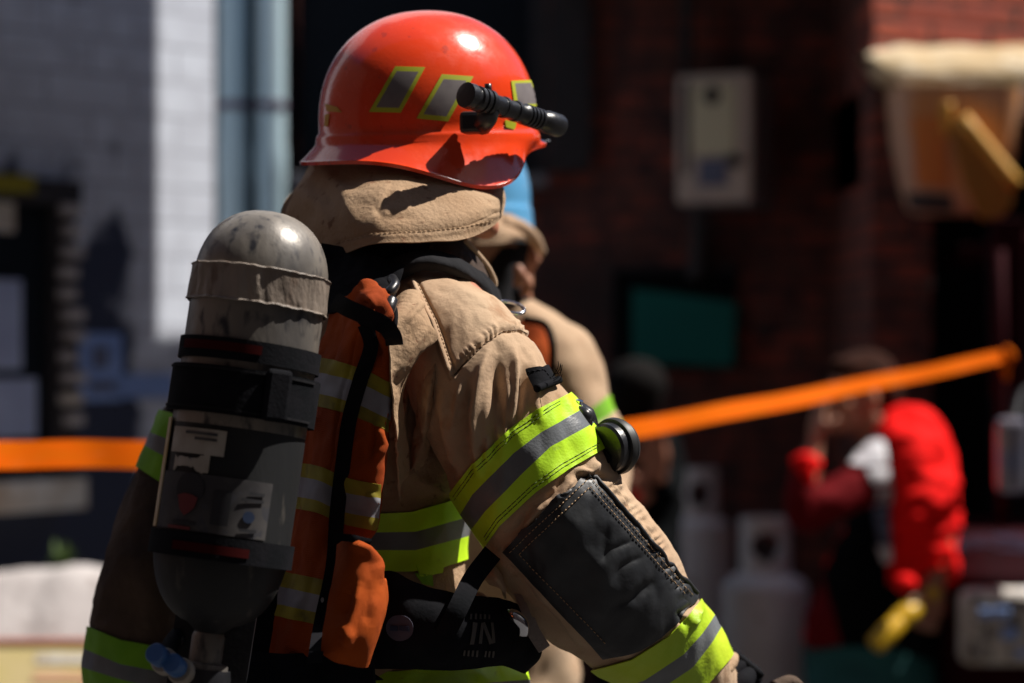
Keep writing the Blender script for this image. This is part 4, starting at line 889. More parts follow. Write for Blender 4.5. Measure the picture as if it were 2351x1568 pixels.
to_cr = [('step', [(1005, 772), (950, 826), (916, 905), (908, 990), (914, 1080), (922, 1150)], 26, 9),
         ('ridge', [(925, 890), (912, 980), (912, 1060), (920, 1140)], 8, 9), ('ridge', [(940, 920), (932, 1000), (936, 1080)], 7, -8), ('ridge', [(985, 800), (970, 870), (980, 930)], 12, 8), ('ridge', [(960, 860), (955, 930)], 9, -6),
         ('ridge', [(940, 1030), (945, 1070), (938, 1100)], 6, 6), ('ridge', [(1000, 900), (990, 960), (1000, 1040)], 14, -9), ('ridge', [(950, 1100), (1000, 1120), (1040, 1150)], 12, 4)]
def to_disp(P, u, v, n):
    return creases(u, v, to_cr) * np.clip(-n[..., 1] * 3 + 1, 0, 1) + fbm(P, 9, 3, 3) * .010 + fbm(P, 34, 3, 7) * .004
TO = Loft([(905, 640, 3.36, 70, .07), (890, 690, 3.345, 150, .12), (860, 790, 3.335, 215, .15), (825, 950, 3.335, 250, .158), (800, 1150, 3.335, 272, .162), (800, 1320, 3.335, 268, .160), (815, 1480, 3.335, 290, .165), (830, 1640, 3.335, 330, .175), (830, 1760, 3.335, 340, .18)], .9, to_disp)
TO_o = TO.build('jacket_body', M['tan_old'], P1, 300, 260)
te = [[(840, 1180), (940, 1175), (1045, 1145)], [(840, 1222), (950, 1220), (1060, 1188)], [(840, 1262), (950, 1262), (1060, 1232)], [(840, 1312), (940, 1312), (1000, 1306), (1062, 1285)]]
TO.band('waist_band', te, [6, 5, 6], [M['lime'], M['retro'], M['lime']], TO_o, off=.004)
bvT = bvh_of(TO_o)
patch('band_tail', bvT, [(950, 1296), (1012, 1290)], [(958, 1322), (1008, 1316)], M['lime'], TO_o, nx=8, ny=6, off=.006); patch('band_tail', bvT, [(948, 1316), (985, 1318)], [(962, 1338), (988, 1346)], M['lime_shaded'], TO_o, nx=8, ny=6, off=.006)
# back pleat flap catching the sun
fl_cr = [('ridge', [(925, 745), (965, 700), (990, 700)], 6, 3), ('ridge', [(920, 800), (905, 850), (912, 900)], 12, -4), ('ridge', [(985, 745), (940, 800), (915, 860)], 14, 5)]
flap = Grid([[(905, 690, 3.13), (930, 668, 3.13), (958, 668, 3.135), (966, 690, 3.14)],
             [(893, 745, 3.045), (920, 725, 3.055), (960, 715, 3.075), (985, 740, 3.09)],
             [(895, 810, 3.03), (915, 800, 3.04), (955, 785, 3.062), (1004, 778, 3.085)],
             [(905, 880, 3.03), (912, 862, 3.04), (928, 842, 3.055), (955, 818, 3.075)],
             [(905, 960, 3.05), (908, 940, 3.055), (914, 915, 3.07), (926, 890, 3.095)],
             [(912, 1050, 3.08), (911, 1030, 3.08), (918, 1010, 3.095), (932, 1000, 3.12)],
             [(918, 1150, 3.13), (917, 1130, 3.12), (922, 1110, 3.13), (936, 1090, 3.15)]],
            lambda P, u, v, n: creases(u, v, fl_cr) + fbm(P, 30, 3) * .005).build('back_pleat', M['tan_old'], TO_o, 180, 90, .002)
# second fold right of the pleat
Grid([[(1000, 786, 3.12), (1010, 800, 3.10), (1024, 830, 3.12)], [(970, 860, 3.12), (990, 880, 3.085), (1014, 880, 3.12)], [(958, 940, 3.14), (978, 950, 3.10), (1003, 950, 3.14)], [(950, 1010, 3.18), (968, 1020, 3.16), (985, 1030, 3.18)], [(942, 1080, 3.19), (950, 1075, 3.17), (962, 1090, 3.19)]],
     lambda P, u, v, n: fbm(P, 40, 3) * .008).build('side_pleat', M['tan_old'], TO_o, 120, 40, .002)
tube('shoulder_loop', [hitpt(bvS, 925, 690, .004) or at(925, 690, 3.15), at(936, 684, 3.14), at(950, 694, 3.135)], .006, M['tan'], P1)

# left sleeve
def lf_disp(P, u, v, n): return fbm(P * np.array([1, 1, .5]), 13, 3, 9) * .022 + fbm(P, 30, 3, 2) * .006
LF = Loft([(600, 800, 3.38, 95, .09), (530, 890, 3.43, 105, .1), (465, 1010, 3.46, 112, .1), (405, 1160, 3.47, 118, .1), (360, 1310, 3.475, 122, .1), (330, 1450, 3.47, 124, .098), (322, 1600, 3.455, 118, .09), (318, 1690, 3.44, 92, .07)], 1, lf_disp)
LF_o = LF.build('jacket_sleeve', M['tan_shaded'], P1, 140, 120); LF_o['label'] = 'left sleeve with shade darkened into its colour'
LF.band('reflective_band', [[(340, 935), (420, 955)], [(340, 990), (420, 1020)], [(330, 1020), (420, 1068)], [(330, 1080), (420, 1140)]], [5, 4, 5], [M['lime_shaded'], M['retro'], M['lime_shaded']], LF_o, off=.003, nph=120)
LF.band('cuff_band', [[(205, 1438), (280, 1470), (380, 1488)], [(205, 1492), (280, 1525), (380, 1545)], [(205, 1535), (280, 1560), (380, 1585)], [(205, 1590), (280, 1610), (380, 1640)]], [5, 4, 5], [M['lime_shaded'], M['retro'], M['lime_shaded']], LF_o, off=.003, nph=120)

# trousers and boots below the frame
for sgn in (-1, 1):
    hx = hip + Vector((sgn * .085, -sgn * .05, -.02))
    V, f = tube_geo([(hx.x, hx.y, hx.z + .02), (hx.x + sgn * .02, hx.y, .52), (hx.x + sgn * .02 - .02, hx.y - .01, .12)], [.13, .10, .09], 28, 40)
    mesh_obj('trouser_leg', V, f, M['tan_old'], P1)
    fused('boot', [tube_geo([(hx.x + sgn * .02 - .02, hx.y - .01, .16), (hx.x + sgn * .02 - .02, hx.y - .01, .05)], [.07, .065], 16, 5), tube_geo([(hx.x + sgn * .02 - .02, hx.y - .01, .045), (hx.x + sgn * .02 + .12, hx.y + .08, .045)], [.05, .048], 16, 6)], M['rubber'], P1, .01)
# gloves
gl = [tube_geo([T3(at(1636, 1590, 3.37)), T3(at(1665, 1625, 3.38)), T3(at(1690, 1655, 3.38))], [.036, .037, .04], 16)] + hand_geo(at(1668, 1640, 3.38), (.62, .12, -.78), (.5, .6, .5), (-.6, -.2, -.5), .55, 1.22)
G1 = fused('glove', gl, M['black'], P1, .006)
box('glove_strap', at(1712, 1522, 3.37), (.055, .05, .012), M['black'], G1, ry=R(38), bev=.004); tube('glove_cuff', [at(1672, 1560, 3.33), at(1700, 1528, 3.35), at(1735, 1560, 3.40)], .010, M['black'], G1)
tube('cuff_hem', [at(1608, 1600, 3.29), at(1640, 1565, 3.27), at(1672, 1528, 3.30), at(1686, 1505, 3.36)], [.008, .010, .010, .007], M['tan_old'], SL_o, seg=14)
tube('wristlet', [at(1660, 1590, 3.32), at(1700, 1570, 3.33), at(1722, 1540, 3.36)], [.012, .016, .012], M['black'], G1, seg=14)
tube('hand_knuckle', [at(1776, 1578, 3.36), at(1815, 1566, 3.38), at(1848, 1590, 3.40)], [.009, .010, .008], M['tan_shaded'], G1, seg=14)
fused('glove', [tube_geo([T3(at(318, 1680, 3.45)), T3(at(318, 1720, 3.44))], [.036, .04], 16, 6)] + hand_geo(at(318, 1705, 3.44), (.05, -.1, -1), (.8, .3, 0), (0, 1, 0), .5, 1.2), M['black'], P1, .006)

# collar parts
neck = Loft([(930, 480, 3.36, 130, .075), (925, 560, 3.35, 135, .085), (905, 640, 3.34, 150, .10), (880, 720, 3.33, 170, .12)], 1, lambda P, u, v, n: fbm(P, 20, 3) * .006)
neck.build('hood_fabric', M['collar'], P1, 50, 70)
Grid([[(800, 640, 3.24), (848, 628, 3.20), (900, 598, 3.185), (970, 577, 3.18), (1040, 590, 3.20), (1092, 618, 3.25), (1128, 650, 3.32), (1142, 668, 3.36)],
      [(805, 668, 3.22), (855, 655, 3.175), (905, 625, 3.165), (970, 600, 3.16), (1040, 612, 3.18), (1095, 640, 3.23), (1132, 672, 3.29), (1148, 690, 3.35)],
      [(835, 690, 3.22), (872, 682, 3.18), (915, 648, 3.17), (968, 618, 3.17), (1036, 626, 3.19), (1092, 652, 3.23), (1138, 690, 3.29), (1154, 706, 3.35)]],
     lambda P, u, v, n: fbm(P, 25, 3) * .004).build('collar', M['collar'], P1, 40, 160, .006)
Grid([[(985, 548, 3.28), (1025, 548, 3.28), (1066, 550, 3.31)], [(985, 580, 3.27), (1050, 585, 3.27), (1100, 590, 3.34)], [(1010, 600, 3.27), (1080, 618, 3.29), (1126, 625, 3.37)], [(1060, 620, 3.28), (1110, 642, 3.32), (1134, 652, 3.38)]],
     lambda P, u, v, n: fbm(P, 30, 3) * .006).build('collar_flap', M['tan_shaded'], P1, 60, 60, .003)
tube('collar_flap_hem', [at(1064, 550, 3.305), at(1100, 588, 3.335), at(1126, 625, 3.365), at(1135, 655, 3.375), at(1122, 662, 3.37)], .0045, M['tan'], P1)
# metal ring at the chest
ring_c = at(1172, 706, 3.33); rp = []
for k in range(25):
    q = 2 * math.pi * k / 24; rp.append(ring_c + Vector((.019 * math.cos(q), .012 * math.sin(q), .0075 * math.sin(q) - .004 * math.cos(q))))
tube('hook_ring', rp, .0026, M['chrome'], P1, n=80)

Grid([[(740, 560, 3.22), (800, 570, 3.2), (870, 590, 3.17), (930, 610, 3.16)], [(740, 640, 3.2), (800, 640, 3.17), (860, 650, 3.145), (915, 655, 3.14)], [(740, 720, 3.17), (800, 715, 3.13), (860, 705, 3.12), (905, 690, 3.13)]],
     lambda P, u, v, n: fbm(P, 25, 3) * .006).build('harness_yoke', M['black'], P1, 40, 50, .004)
Grid([[(500, 1300, 3.16), (620, 1300, 3.15), (740, 1320, 3.14)], [(470, 1450, 3.15), (600, 1450, 3.14), (720, 1450, 3.13)], [(450, 1580, 3.14), (640, 1580, 3.11), (880, 1560, 3.09)]], None).build('harness_yoke', M['black'], P1, 20, 30, .004)
# orange harness cover over the back
vs_cr = [('ridge', [(840, 720), (815, 800), (785, 930), (760, 1100)], 3, -2.5), ('ridge', [(795, 740), (775, 800), (760, 860)], 3, -2), ('ridge', [(880, 760), (895, 800), (885, 840)], 9, 8), ('ridge', [(862, 770), (876, 820)], 8, -6),
         ('ridge', [(868, 980), (878, 1020), (866, 1050)], 8, 8), ('ridge', [(850, 950), (858, 1000), (850, 1050)], 9, -6), ('ridge', [(850, 1130), (862, 1160)], 8, 5), ('ridge', [(760, 800), (750, 900), (720, 1000)], 22, 5)]
vest_rows = [[(770, 690, 3.10), (815, 668, 3.05), (850, 655, 3.045), (884, 684, 3.06), (898, 700, 3.10)],
             [(752, 760, 3.09), (800, 755, 3.03), (860, 752, 3.025), (896, 760, 3.04), (907, 770, 3.09)],
             [(722, 850, 3.08), (790, 850, 3.01), (850, 862, 3.005), (897, 875, 3.02), (908, 880, 3.07)],
             [(708, 960, 3.07), (770, 960, 3.0), (830, 965, 2.995), (882, 975, 3.01), (892, 975, 3.06)],
             [(694, 1070, 3.06), (740, 1075, 2.99), (810, 1090, 2.985), (868, 1100, 3.0), (878, 1098, 3.05)],
             [(672, 1180, 3.05), (720, 1190, 2.98), (790, 1200, 2.98), (850, 1210, 2.995), (860, 1210, 3.04)],
             [(640, 1300, 3.03), (700, 1305, 2.97), (735, 1310, 2.97), (765, 1315, 2.98), (775, 1315, 3.02)],
             [(612, 1410, 3.02), (660, 1420, 2.96), (700, 1430, 2.96), (735, 1430, 2.97), (750, 1430, 3.0)],
             [(580, 1520, 3.0), (630, 1545, 2.95), (670, 1540, 2.95), (710, 1500, 2.96), (722, 1500, 2.98)]]
vest_rows = [[(u, v, Y + .012 * i + (.07 * (1 - j / 3) if j < 3 else 0)) for j, (u, v, Y) in enumerate(r)] for i, r in enumerate(vest_rows)]
vest = Grid(vest_rows, lambda P, u, v, n: creases(u, v, vs_cr) + fbm(P, 14, 3, 4) * .013 + fbm(P, 45, 2, 4) * .003)
VE = vest.build('harness_cover', M['orange'], P1, 260, 140, .003); bvV = bvh_of(VE)
def stripes(bvh, par, top, hts, nx=50):
    ms = [M['vyellow'], M['vsilver'], M['vyellow']]; tot = sum(hts); c1 = hts[0] / tot; c2 = (hts[0] + hts[1]) / tot
    bot = [(u + (-8 if True else 0), v + tot) for u, v in top]
    patch('reflective_stripe', bvh, top, bot, ms, par, nx=nx, ny=24, off=.002, thick=.001, mi_f=lambda i, j: 0 if j < c1 else 1 if j < c2 else 2)
stripes(bvV, VE, [(716, 818), (770, 828), (840, 850), (906, 884)], [32, 48, 32]); stripes(bvV, VE, [(690, 1062), (740, 1072), (790, 1095), (872, 1112)], [28, 48, 30]); stripes(bvV, VE, [(632, 1308), (680, 1318), (730, 1328), (752, 1334)], [32, 42, 30])
# crumpled top of the cover
top_cr = [('ridge', [(800, 690), (830, 655), (852, 655)], 8, 6), ('ridge', [(852, 655), (870, 700), (892, 745)], 7, 9), ('ridge', [(835, 690), (870, 720)], 6, -5), ('ridge', [(870, 665), (885, 690)], 6, 8)]
Grid([[(792, 702, 3.03), (815, 680, 3.02), (838, 656, 3.01), (858, 655, 3.02), (880, 676, 3.04), (893, 690, 3.07)],
      [(800, 712, 3.01), (825, 700, 2.99), (848, 685, 2.97), (866, 690, 2.985), (884, 700, 3.02), (894, 715, 3.06)],
      [(815, 722, 3.01), (840, 722, 2.985), (858, 722, 2.97), (874, 730, 2.98), (886, 742, 3.0), (893, 752, 3.05)],
      [(840, 735, 3.02), (855, 738, 3.0), (868, 742, 2.99), (878, 752, 2.99), (886, 762, 3.0), (892, 770, 3.04)]],
     lambda P, u, v, n: creases(u, v, top_cr) + fbm(P, 35, 3) * .008).build('cover_crown', M['orange'], VE, 70, 90, .003)
# pouch below
po_cr = [('ridge', [(800, 1245), (840, 1262), (862, 1290), (870, 1330)], 10, 10), ('ridge', [(825, 1345), (815, 1400), (795, 1490)], 8, 9), ('ridge', [(785, 1430), (800, 1460), (790, 1480)], 12, 9), ('ridge', [(800, 1350), (790, 1420)], 14, -8), ('ridge', [(850, 1330), (845, 1440)], 16, -6)]
Grid([[(775, 1250, 3.04), (805, 1238, 2.96), (835, 1250, 2.95), (858, 1275, 2.97), (866, 1290, 3.03)], [(765, 1320, 2.98), (800, 1320, 2.945), (840, 1322, 2.94), (870, 1330, 2.96), (884, 1340, 3.02)], [(752, 1400, 2.97), (795, 1400, 2.935), (840, 1400, 2.93), (872, 1400, 2.95), (884, 1400, 3.01)], [(742, 1470, 2.96), (780, 1480, 2.93), (820, 1480, 2.93), (855, 1470, 2.95), (862, 1470, 3.0)], [(738, 1500, 2.96), (770, 1520, 2.95), (800, 1525, 2.95), (836, 1530, 2.96), (846, 1525, 3.0)]],
     lambda P, u, v, n: creases(u, v, po_cr) * .7 + fbm(P, 22, 3) * .004).build('harness_pouch', M['orange'], VE, 120, 90, .003)
# black webbing over the cover
def strap(name, pts, wd, m, parent, th=.003, n=60, tilt=0, bvh=None, off=.008):
    """flat webbing following points; wd in picture units"""
    if bvh:
        q_ = [hitpt(bvh, p[0], p[1], off) for p in pts]; pts = [(p[0], p[1], h.y if h else p[2]) for p, h in zip(pts, q_)]
    P = catmull([tuple(at(*p)) for p in pts], n); V = []
    for i in range(n):
        t = P[min(i + 1, n - 1)] - P[max(i - 1, 0)]; t /= np.linalg.norm(t); s_ = np.cross(t, (0, 1, 0)); s_ /= np.linalg.norm(s_) + 1e-9
        w2 = wd[i * len(wd) // n] if isinstance(wd, list) else wd; h = w2 * P[i][1] / F / 2
        V += [P[i] - s_ * h + np.array((0, tilt, 0)), P[i] + np.array((0, -.0015, 0)), P[i] + s_ * h]
    Fc = [(i * 3 + k, i * 3 + 3 + k, i * 3 + 4 + k, i * 3 + 1 + k) for i in range(n - 1) for k in (0, 1)]
    return solid(mesh_obj(name, V, Fc, m, parent), th, 0)
strap('webbing_strap', [(838, 745, 2.985), (852, 790, 2.985), (828, 870, 2.985), (803, 960, 2.975), (788, 1060, 2.965), (774, 1180, 2.955), (765, 1300, 2.945), (740, 1420, 2.94), (722, 1520, 2.93)], 34, M['black'], VE, bvh=bvV)
strap('webbing_strap', [(768, 690, 3.0), (800, 708, 2.975), (845, 728, 2.96), (880, 745, 2.955), (900, 768, 2.98), (906, 790, 3.02)], 40, M['black'], VE)
strap('webbing_strap', [(820, 725, 2.965), (838, 745, 2.962), (856, 775, 2.965)], 18, M['black'], VE, n=20)
strap('webbing_strap', [(776, 1232, 2.965), (810, 1236, 2.945), (850, 1245, 2.965)], 16, M['black'], VE, n=20)
tube('buckle_hook', [at(898, 690, 3.03), at(893, 710, 3.02), at(888, 735, 3.02)], [.009, .008, .006], M['blackplastic'], VE, seg=14)
tube('buckle_ring', [at(870, 690, 3.12), at(893, 672, 3.10), at(906, 655, 3.11), at(900, 640, 3.13)], .007, M['blackplastic'], VE, seg=14)
tube('cord_loop', [at(902, 700, 3.05), at(908, 715, 3.04), at(907, 745, 3.03), at(904, 765, 3.03)], .0032, M['black'], VE)

# black waist pack with its badges
BP = Grid([[(835, 1318, 3.10), (900, 1312, 3.07), (960, 1340, 3.06), (1040, 1362, 3.07), (1130, 1372, 3.12), (1215, 1400, 3.20)],
           [(838, 1400, 3.09), (900, 1400, 3.05), (960, 1405, 3.04), (1050, 1410, 3.05), (1130, 1420, 3.10), (1225, 1450, 3.18)],
           [(838, 1480, 3.09), (900, 1480, 3.05), (960, 1480, 3.04), (1050, 1480, 3.05), (1140, 1485, 3.10), (1235, 1500, 3.18)],
           [(836, 1530, 3.10), (900, 1530, 3.08), (970, 1530, 3.07), (1060, 1530, 3.08), (1140, 1525, 3.12), (1200, 1540, 3.18)]], lambda P, u, v, n: fbm(P, 14, 3) * .012)
BP_o = BP.build('waist_pad', M['black'], P1, 60, 120, .01); bvW = bvh_of(BP_o)
rd = disc_patch('round_badge', bvW, (922, 1440), 28, mat('grey_badge', (.10, .10, .14), .7, spec=.1, var=(.075, .075, .11), vscale=30), BP_o, off=.006)
for dx_ in (-9, 11): patch('badge_print', bvW, [(913 + dx_, 1435), (930 + dx_, 1436)], [(913 + dx_, 1446), (930 + dx_, 1447)], M['blueprint'], BP_o, nx=5, ny=4, off=.0078, thick=.0006)
M['print'] = mat('faded_cream_print', (.065, .056, .05), .7)
def pstroke(a, b, wd):
    d = np.array(b, float) - np.array(a, float); L = np.linalg.norm(d); n_ = np.array((-d[1], d[0])) / L * wd / 2; a = np.array(a, float)
    patch('printed_letter', bvW, [tuple(a - n_), tuple(a + d - n_)], [tuple(a + n_), tuple(a + d + n_)], M['print'], BP_o, nx=6, ny=4, off=.0065, thick=.0006)
# large letter with a line of capitals above and below, as on the pad
pstroke((1082, 1430), (1076, 1476), 9); pstroke((1098, 1432), (1094, 1476), 7); pstroke((1100, 1432), (1118, 1476), 7); pstroke((1120, 1432), (1124, 1476), 7)
for k, (dx_) in enumerate((0, 10, 20, 30, 40)): pstroke((1074 + dx_ , 1414), (1073 + dx_, 1424), 4)
for k in range(8):
    if k != 4: pstroke((1062 + 9 * k, 1487 + .6 * k), (1061 + 9 * k, 1499 + .6 * k), 4)
strap('webbing_strap', [(1130, 1270, 3.10), (1085, 1330, 3.06), (1050, 1400, 3.03), (1020, 1460, 3.03)], 46, M['black'], P1, n=30)
# sunlit cloth folds seen under the arm and jacket hem band
Grid([[(1098, 1286, 3.14), (1130, 1298, 3.12), (1150, 1320, 3.14)], [(1108, 1318, 3.13), (1140, 1330, 3.11), (1158, 1350, 3.14)], [(1125, 1340, 3.14), (1150, 1350, 3.13), (1160, 1375, 3.16)]], None).build('front_fold', M['tan'], TO_o, 30, 30, .004)
Grid([[(1080, 1352, 3.13), (1110, 1365, 3.11), (1140, 1382, 3.13)], [(1082, 1378, 3.13), (1110, 1388, 3.115), (1136, 1402, 3.14)]], None).build('front_fold', M['tan'], TO_o, 20, 30, .004)
strap('grey_webbing', [(1185, 1355, 3.15), (1205, 1400, 3.13), (1225, 1450, 3.12), (1250, 1490, 3.11)], [14, 18, 30, 30], mat('grey_webbing', (.30, .26, .24), .8, bump=.3, bscale=200), P1, n=30)
tube('metal_buckle', [at(1158, 1408, 3.12), at(1185, 1418, 3.10), at(1200, 1435, 3.10), at(1200, 1460, 3.10)], [.006, .009, .009, .007], M['chrome'], P1, seg=12)
HEM = Loft([(975, 1500, 3.34, 190, .17), (980, 1560, 3.34, 212, .215), (980, 1700, 3.34, 225, .22), (980, 1800, 3.34, 225, .22)], .9, lambda P, u, v, n: fbm(P, 10, 3, 6) * .03)
HM = HEM.build('jacket_skirt', M['tan_old'], P1, 60, 140)
HEM.band('hem_band', [[(840, 1538), (1100, 1532), (1220, 1520)], [(840, 1572), (1100, 1570), (1220, 1560)], [(840, 1610), (1220, 1600)], [(840, 1640), (1220, 1635)]], [6, 5, 6], [M['lime'], M['retro'], M['lime']], HM, off=.003)

# black breathing valve and bracket seen beyond the arm
bvv = empty('breathing_valve'); tag(bvv, 'round black breathing valve with a glossy bracket hanging beyond the right upper arm', 'breathing valve')
ax = np.array(at(1372, 1030, 3.10)); fx2 = np.array([.66, .66, .12]); cfr = np.array(at(1388, 1030, 3.13))
lathe('valve_drum', [(.001, 0), (.029, .0), (.032, .003), (.033, .022), (.033, .026)], cfr, fx2, M['blackplastic'], bvv, seg=56)
lathe('valve_rim', [(.033, .014), (.0365, .015), (.0375, .018), (.0375, .023), (.035, .025), (.0355, .028), (.032, .034), (.001, .035)], cfr, fx2, mat('matt_black_rubber', (.02, .021, .023), .5), bvv, seg=56)
lathe('valve_button', [(.001, -.002), (.009, -.002), (.010, .0)], cfr + np.array((0, 0, -.012)), fx2, M['black'], bvv, seg=24)
tube('bracket_arm', [at(1290, 906, 3.20), at(1312, 928, 3.18), at(1330, 950, 3.17)], [.007, .009, .011], M['blackplastic'], bvv, seg=14)
tube('bracket_body', [at(1318, 935, 3.17), at(1345, 962, 3.16), at(1362, 985, 3.16)], [.012, .016, .009], M['blackplastic'], bvv, seg=16)
tube('bracket_lever', [at(1325, 940, 3.15), at(1345, 955, 3.14), at(1348, 975, 3.145)], [.006, .009, .007], M['blackplastic'], bvv, seg=14)
lathe('bracket_screw', [(.0045, 0), (.0045, .003), (.001, .0035)], at(1353, 972, 3.135), (0, -1, 0), M['chrome'], bvv, seg=16)
lathe('bracket_bolt', [(.005, 0), (.005, .008), (.001, .009)], at(1328, 932, 3.155), (.2, -.3, 1), M['chrome'], bvv, seg=14)
tube('strap_link', [at(1375, 1000, 3.16), at(1400, 1040, 3.17)], .012, M['black'], bvv, n=4)

# ---- air cylinder
ac = empty('air_cylinder'); tag(ac, 'scuffed grey air cylinder with silver tape, black straps and worn labels on the firefighter back', 'air cylinder')
cp_t, cp_b = np.array(at(622, 487, 2.955)), np.array(at(478, 1468, 2.905)); axd = cp_b - cp_t; CL = np.linalg.norm(axd); axn = axd / CL
rc = .0815
def dome(r, L0, L1, s0=.12, flip=False, n=14):
    out = []
    for k in range(n + 1):
        q = math.pi / 2 * k / n; out.append((r * math.sin(q) ** .85, L0 + (L1 - L0) * (1 - math.cos(q))))
    return out
pr = dome(rc, 0, .085) + [(rc, x_) for x_ in np.linspace(.1, CL - .115, 30)]
bt = [(rc * math.cos(q) ** .75, CL - .115 + .10 * math.sin(q)) for q in np.linspace(0, 1.33, 12)]
pr += [(max(.017, r_), h) for r_, h in bt if r_ > .017] + [(.018, CL - .01), (.018, CL + .02)]
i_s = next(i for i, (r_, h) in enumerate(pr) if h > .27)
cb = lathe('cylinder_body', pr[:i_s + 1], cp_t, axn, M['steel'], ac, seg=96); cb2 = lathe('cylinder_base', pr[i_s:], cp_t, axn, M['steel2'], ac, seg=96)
def cyl_at(h, q, r):
    a = np.cross(axn, (0, 1, 0)); a /= np.linalg.norm(a); b = np.cross(axn, a)
    if b[1] > 0: b = -b
    if a[0] < 0: a = -a
    return cp_t + axn * h + r * (math.cos(q) * a + math.sin(q) * b)
def cyl_sleeve(name, h0, h1, off, m, q0=0, q1=2 * math.pi, wr=0, n=140, rows=14, par=ac, th=.0015, ragged=0):
    V = []
    for j in range(rows):
        for k in range(n):
            q = q0 + (q1 - q0) * k / (n - 1); h = h0 + (h1 - h0) * j / (rows - 1)
            e = ragged * 5 * float(fbm(np.array([q * 3.1 + 9 * (j > 3), .3, h0 * 7]), 2.2, 3)) * (1 if j in (0, rows - 1) else .2)
            p = cyl_at(h + e, q, rc + off); V.append(p)
    V = np.array(V)
    if wr:
        nrm = V - (cp_t + np.outer((V - cp_t) @ axn, axn)); nrm /= np.linalg.norm(nrm, axis=1, keepdims=True)
        st = V * np.array([1, 1, .35]); V = V + nrm * (np.abs(fbm(st, 45, 3, 2)) * wr)[:, None]
        edge = np.array([1 if (i // n) in (0, rows - 1) else 0 for i in range(len(V))]); V = V + nrm * (edge * .0018)[:, None]
    Fc = [(j * n + k, (j + 1) * n + k, (j + 1) * n + k + 1, j * n + k + 1) for j in range(rows - 1) for k in range(n - 1)]
    return solid(mesh_obj(name, V, Fc, m, par), th, 0)
h_of = lambda v: (v - 487) / (1468 - 487) * CL
cyl_sleeve('silver_tape', h_of(630), h_of(712), .0012, M['tape'], wr=.006, ragged=.0005, rows=24, n=260)
cyl_sleeve('retaining_strap', h_of(798), h_of(846), .003, M['black'], th=.003); cyl_sleeve('retaining_strap', h_of(862), h_of(968), .006, M['black'], th=.005)
o = cyl_sleeve('strap_print', h_of(808), h_of(828), .0052, M['darkred'], q0=R(75), q1=R(150), n=40, rows=4, th=.0005)
cyl_sleeve('strap_edge', h_of(866), h_of(871), .0095, M['collar'], q0=R(20), q1=R(170), n=60, rows=3); cyl_sleeve('strap_edge', h_of(955), h_of(960), .0095, M['collar'], q0=R(20), q1=R(170), n=60, rows=3)
q = cyl_at(h_of(912), R(60), rc + .013); box('strap_buckle', q, (.032, .011, .062), M['black'], ac, rot=R(25), ry=R(8), bev=.005)
cyl_sleeve('retaining_strap', h_of(1236), h_of(1290), .004, M['black'], th=.003)
cyl_sleeve('strap_print', h_of(1256), h_of(1276), .0065, M['darkred'], q0=R(62), q1=R(125), n=40, rows=4, th=.0005)
# worn labels on the lower half
cyl_sleeve('name_label', h_of(1005), h_of(1062), .002, M['label_lt'], q0=R(93), q1=R(148), n=40, rows=10)
cyl_sleeve('torn_label', h_of(1068), h_of(1096), .002, M['label_lt'], q0=R(104), q1=R(140), n=40, rows=8, ragged=.003)
cyl_sleeve('data_label', h_of(1105), h_of(1232), .0015, M['label'], q0=R(48), q1=R(158), n=70, rows=20)
cyl_sleeve('gold_edge', h_of(985), h_of(1232), .003, M['goldtape'], q0=R(157), q1=R(186), n=14, rows=20)
for k in range(2): cyl_sleeve('label_line', h_of(1013 + 12 * k), h_of(1019 + 12 * k), .0038, M['label'], q0=R(100), q1=R(130 - 10 * k), n=20, rows=3, th=.0004)
def cyl_disc(name, v, qd, r, m, off=.0035, squash=1, pts=None):
    c = cyl_at(h_of(v), R(qd), rc + off); V = [c]; n = 26; Fc = []
    shp = pts or [(r * math.cos(2 * math.pi * k / n), r * squash * math.sin(2 * math.pi * k / n)) for k in range(n)]
    for x_, h in shp: V.append(cyl_at(h_of(v) + h, R(qd) - x_ / rc, rc + off))
    n = len(shp); return solid(mesh_obj(name, V, [(0, 1 + k, 1 + (k + 1) % n) for k in range(n)], m, ac), .0005, 0)
cyl_disc('black_emblem', 1140, 118, .019, M['inkblack']); cyl_disc('red_emblem', 1168, 118, .014, M['redprint'], .0048, pts=[(-.014, -.006), (-.005, -.009), (.006, -.008), (.013, -.005), (.011, .006), (.005, .013), (-.001, .017), (-.008, .011)])
cyl_disc('blue_emblem', 1186, 66, .007, M['blueprint']); cyl_sleeve('black_panel', h_of(1138), h_of(1212), .0035, M['inkblack'], q0=R(82), q1=R(96), n=10, rows=6, th=.0005)
for v, a0, a1, mm in ((1212, 108, 130, 'inkblack'), (1224, 112, 135, 'redprint'), (1130, 55, 68, 'inkblack'), (1145, 55, 74, 'inkblack'), (1212, 58, 72, 'inkblack')): cyl_sleeve('print_line', h_of(v), h_of(v + 7), .0035, M[mm], q0=R(a0), q1=R(a1), n=10, rows=3, th=.0005)
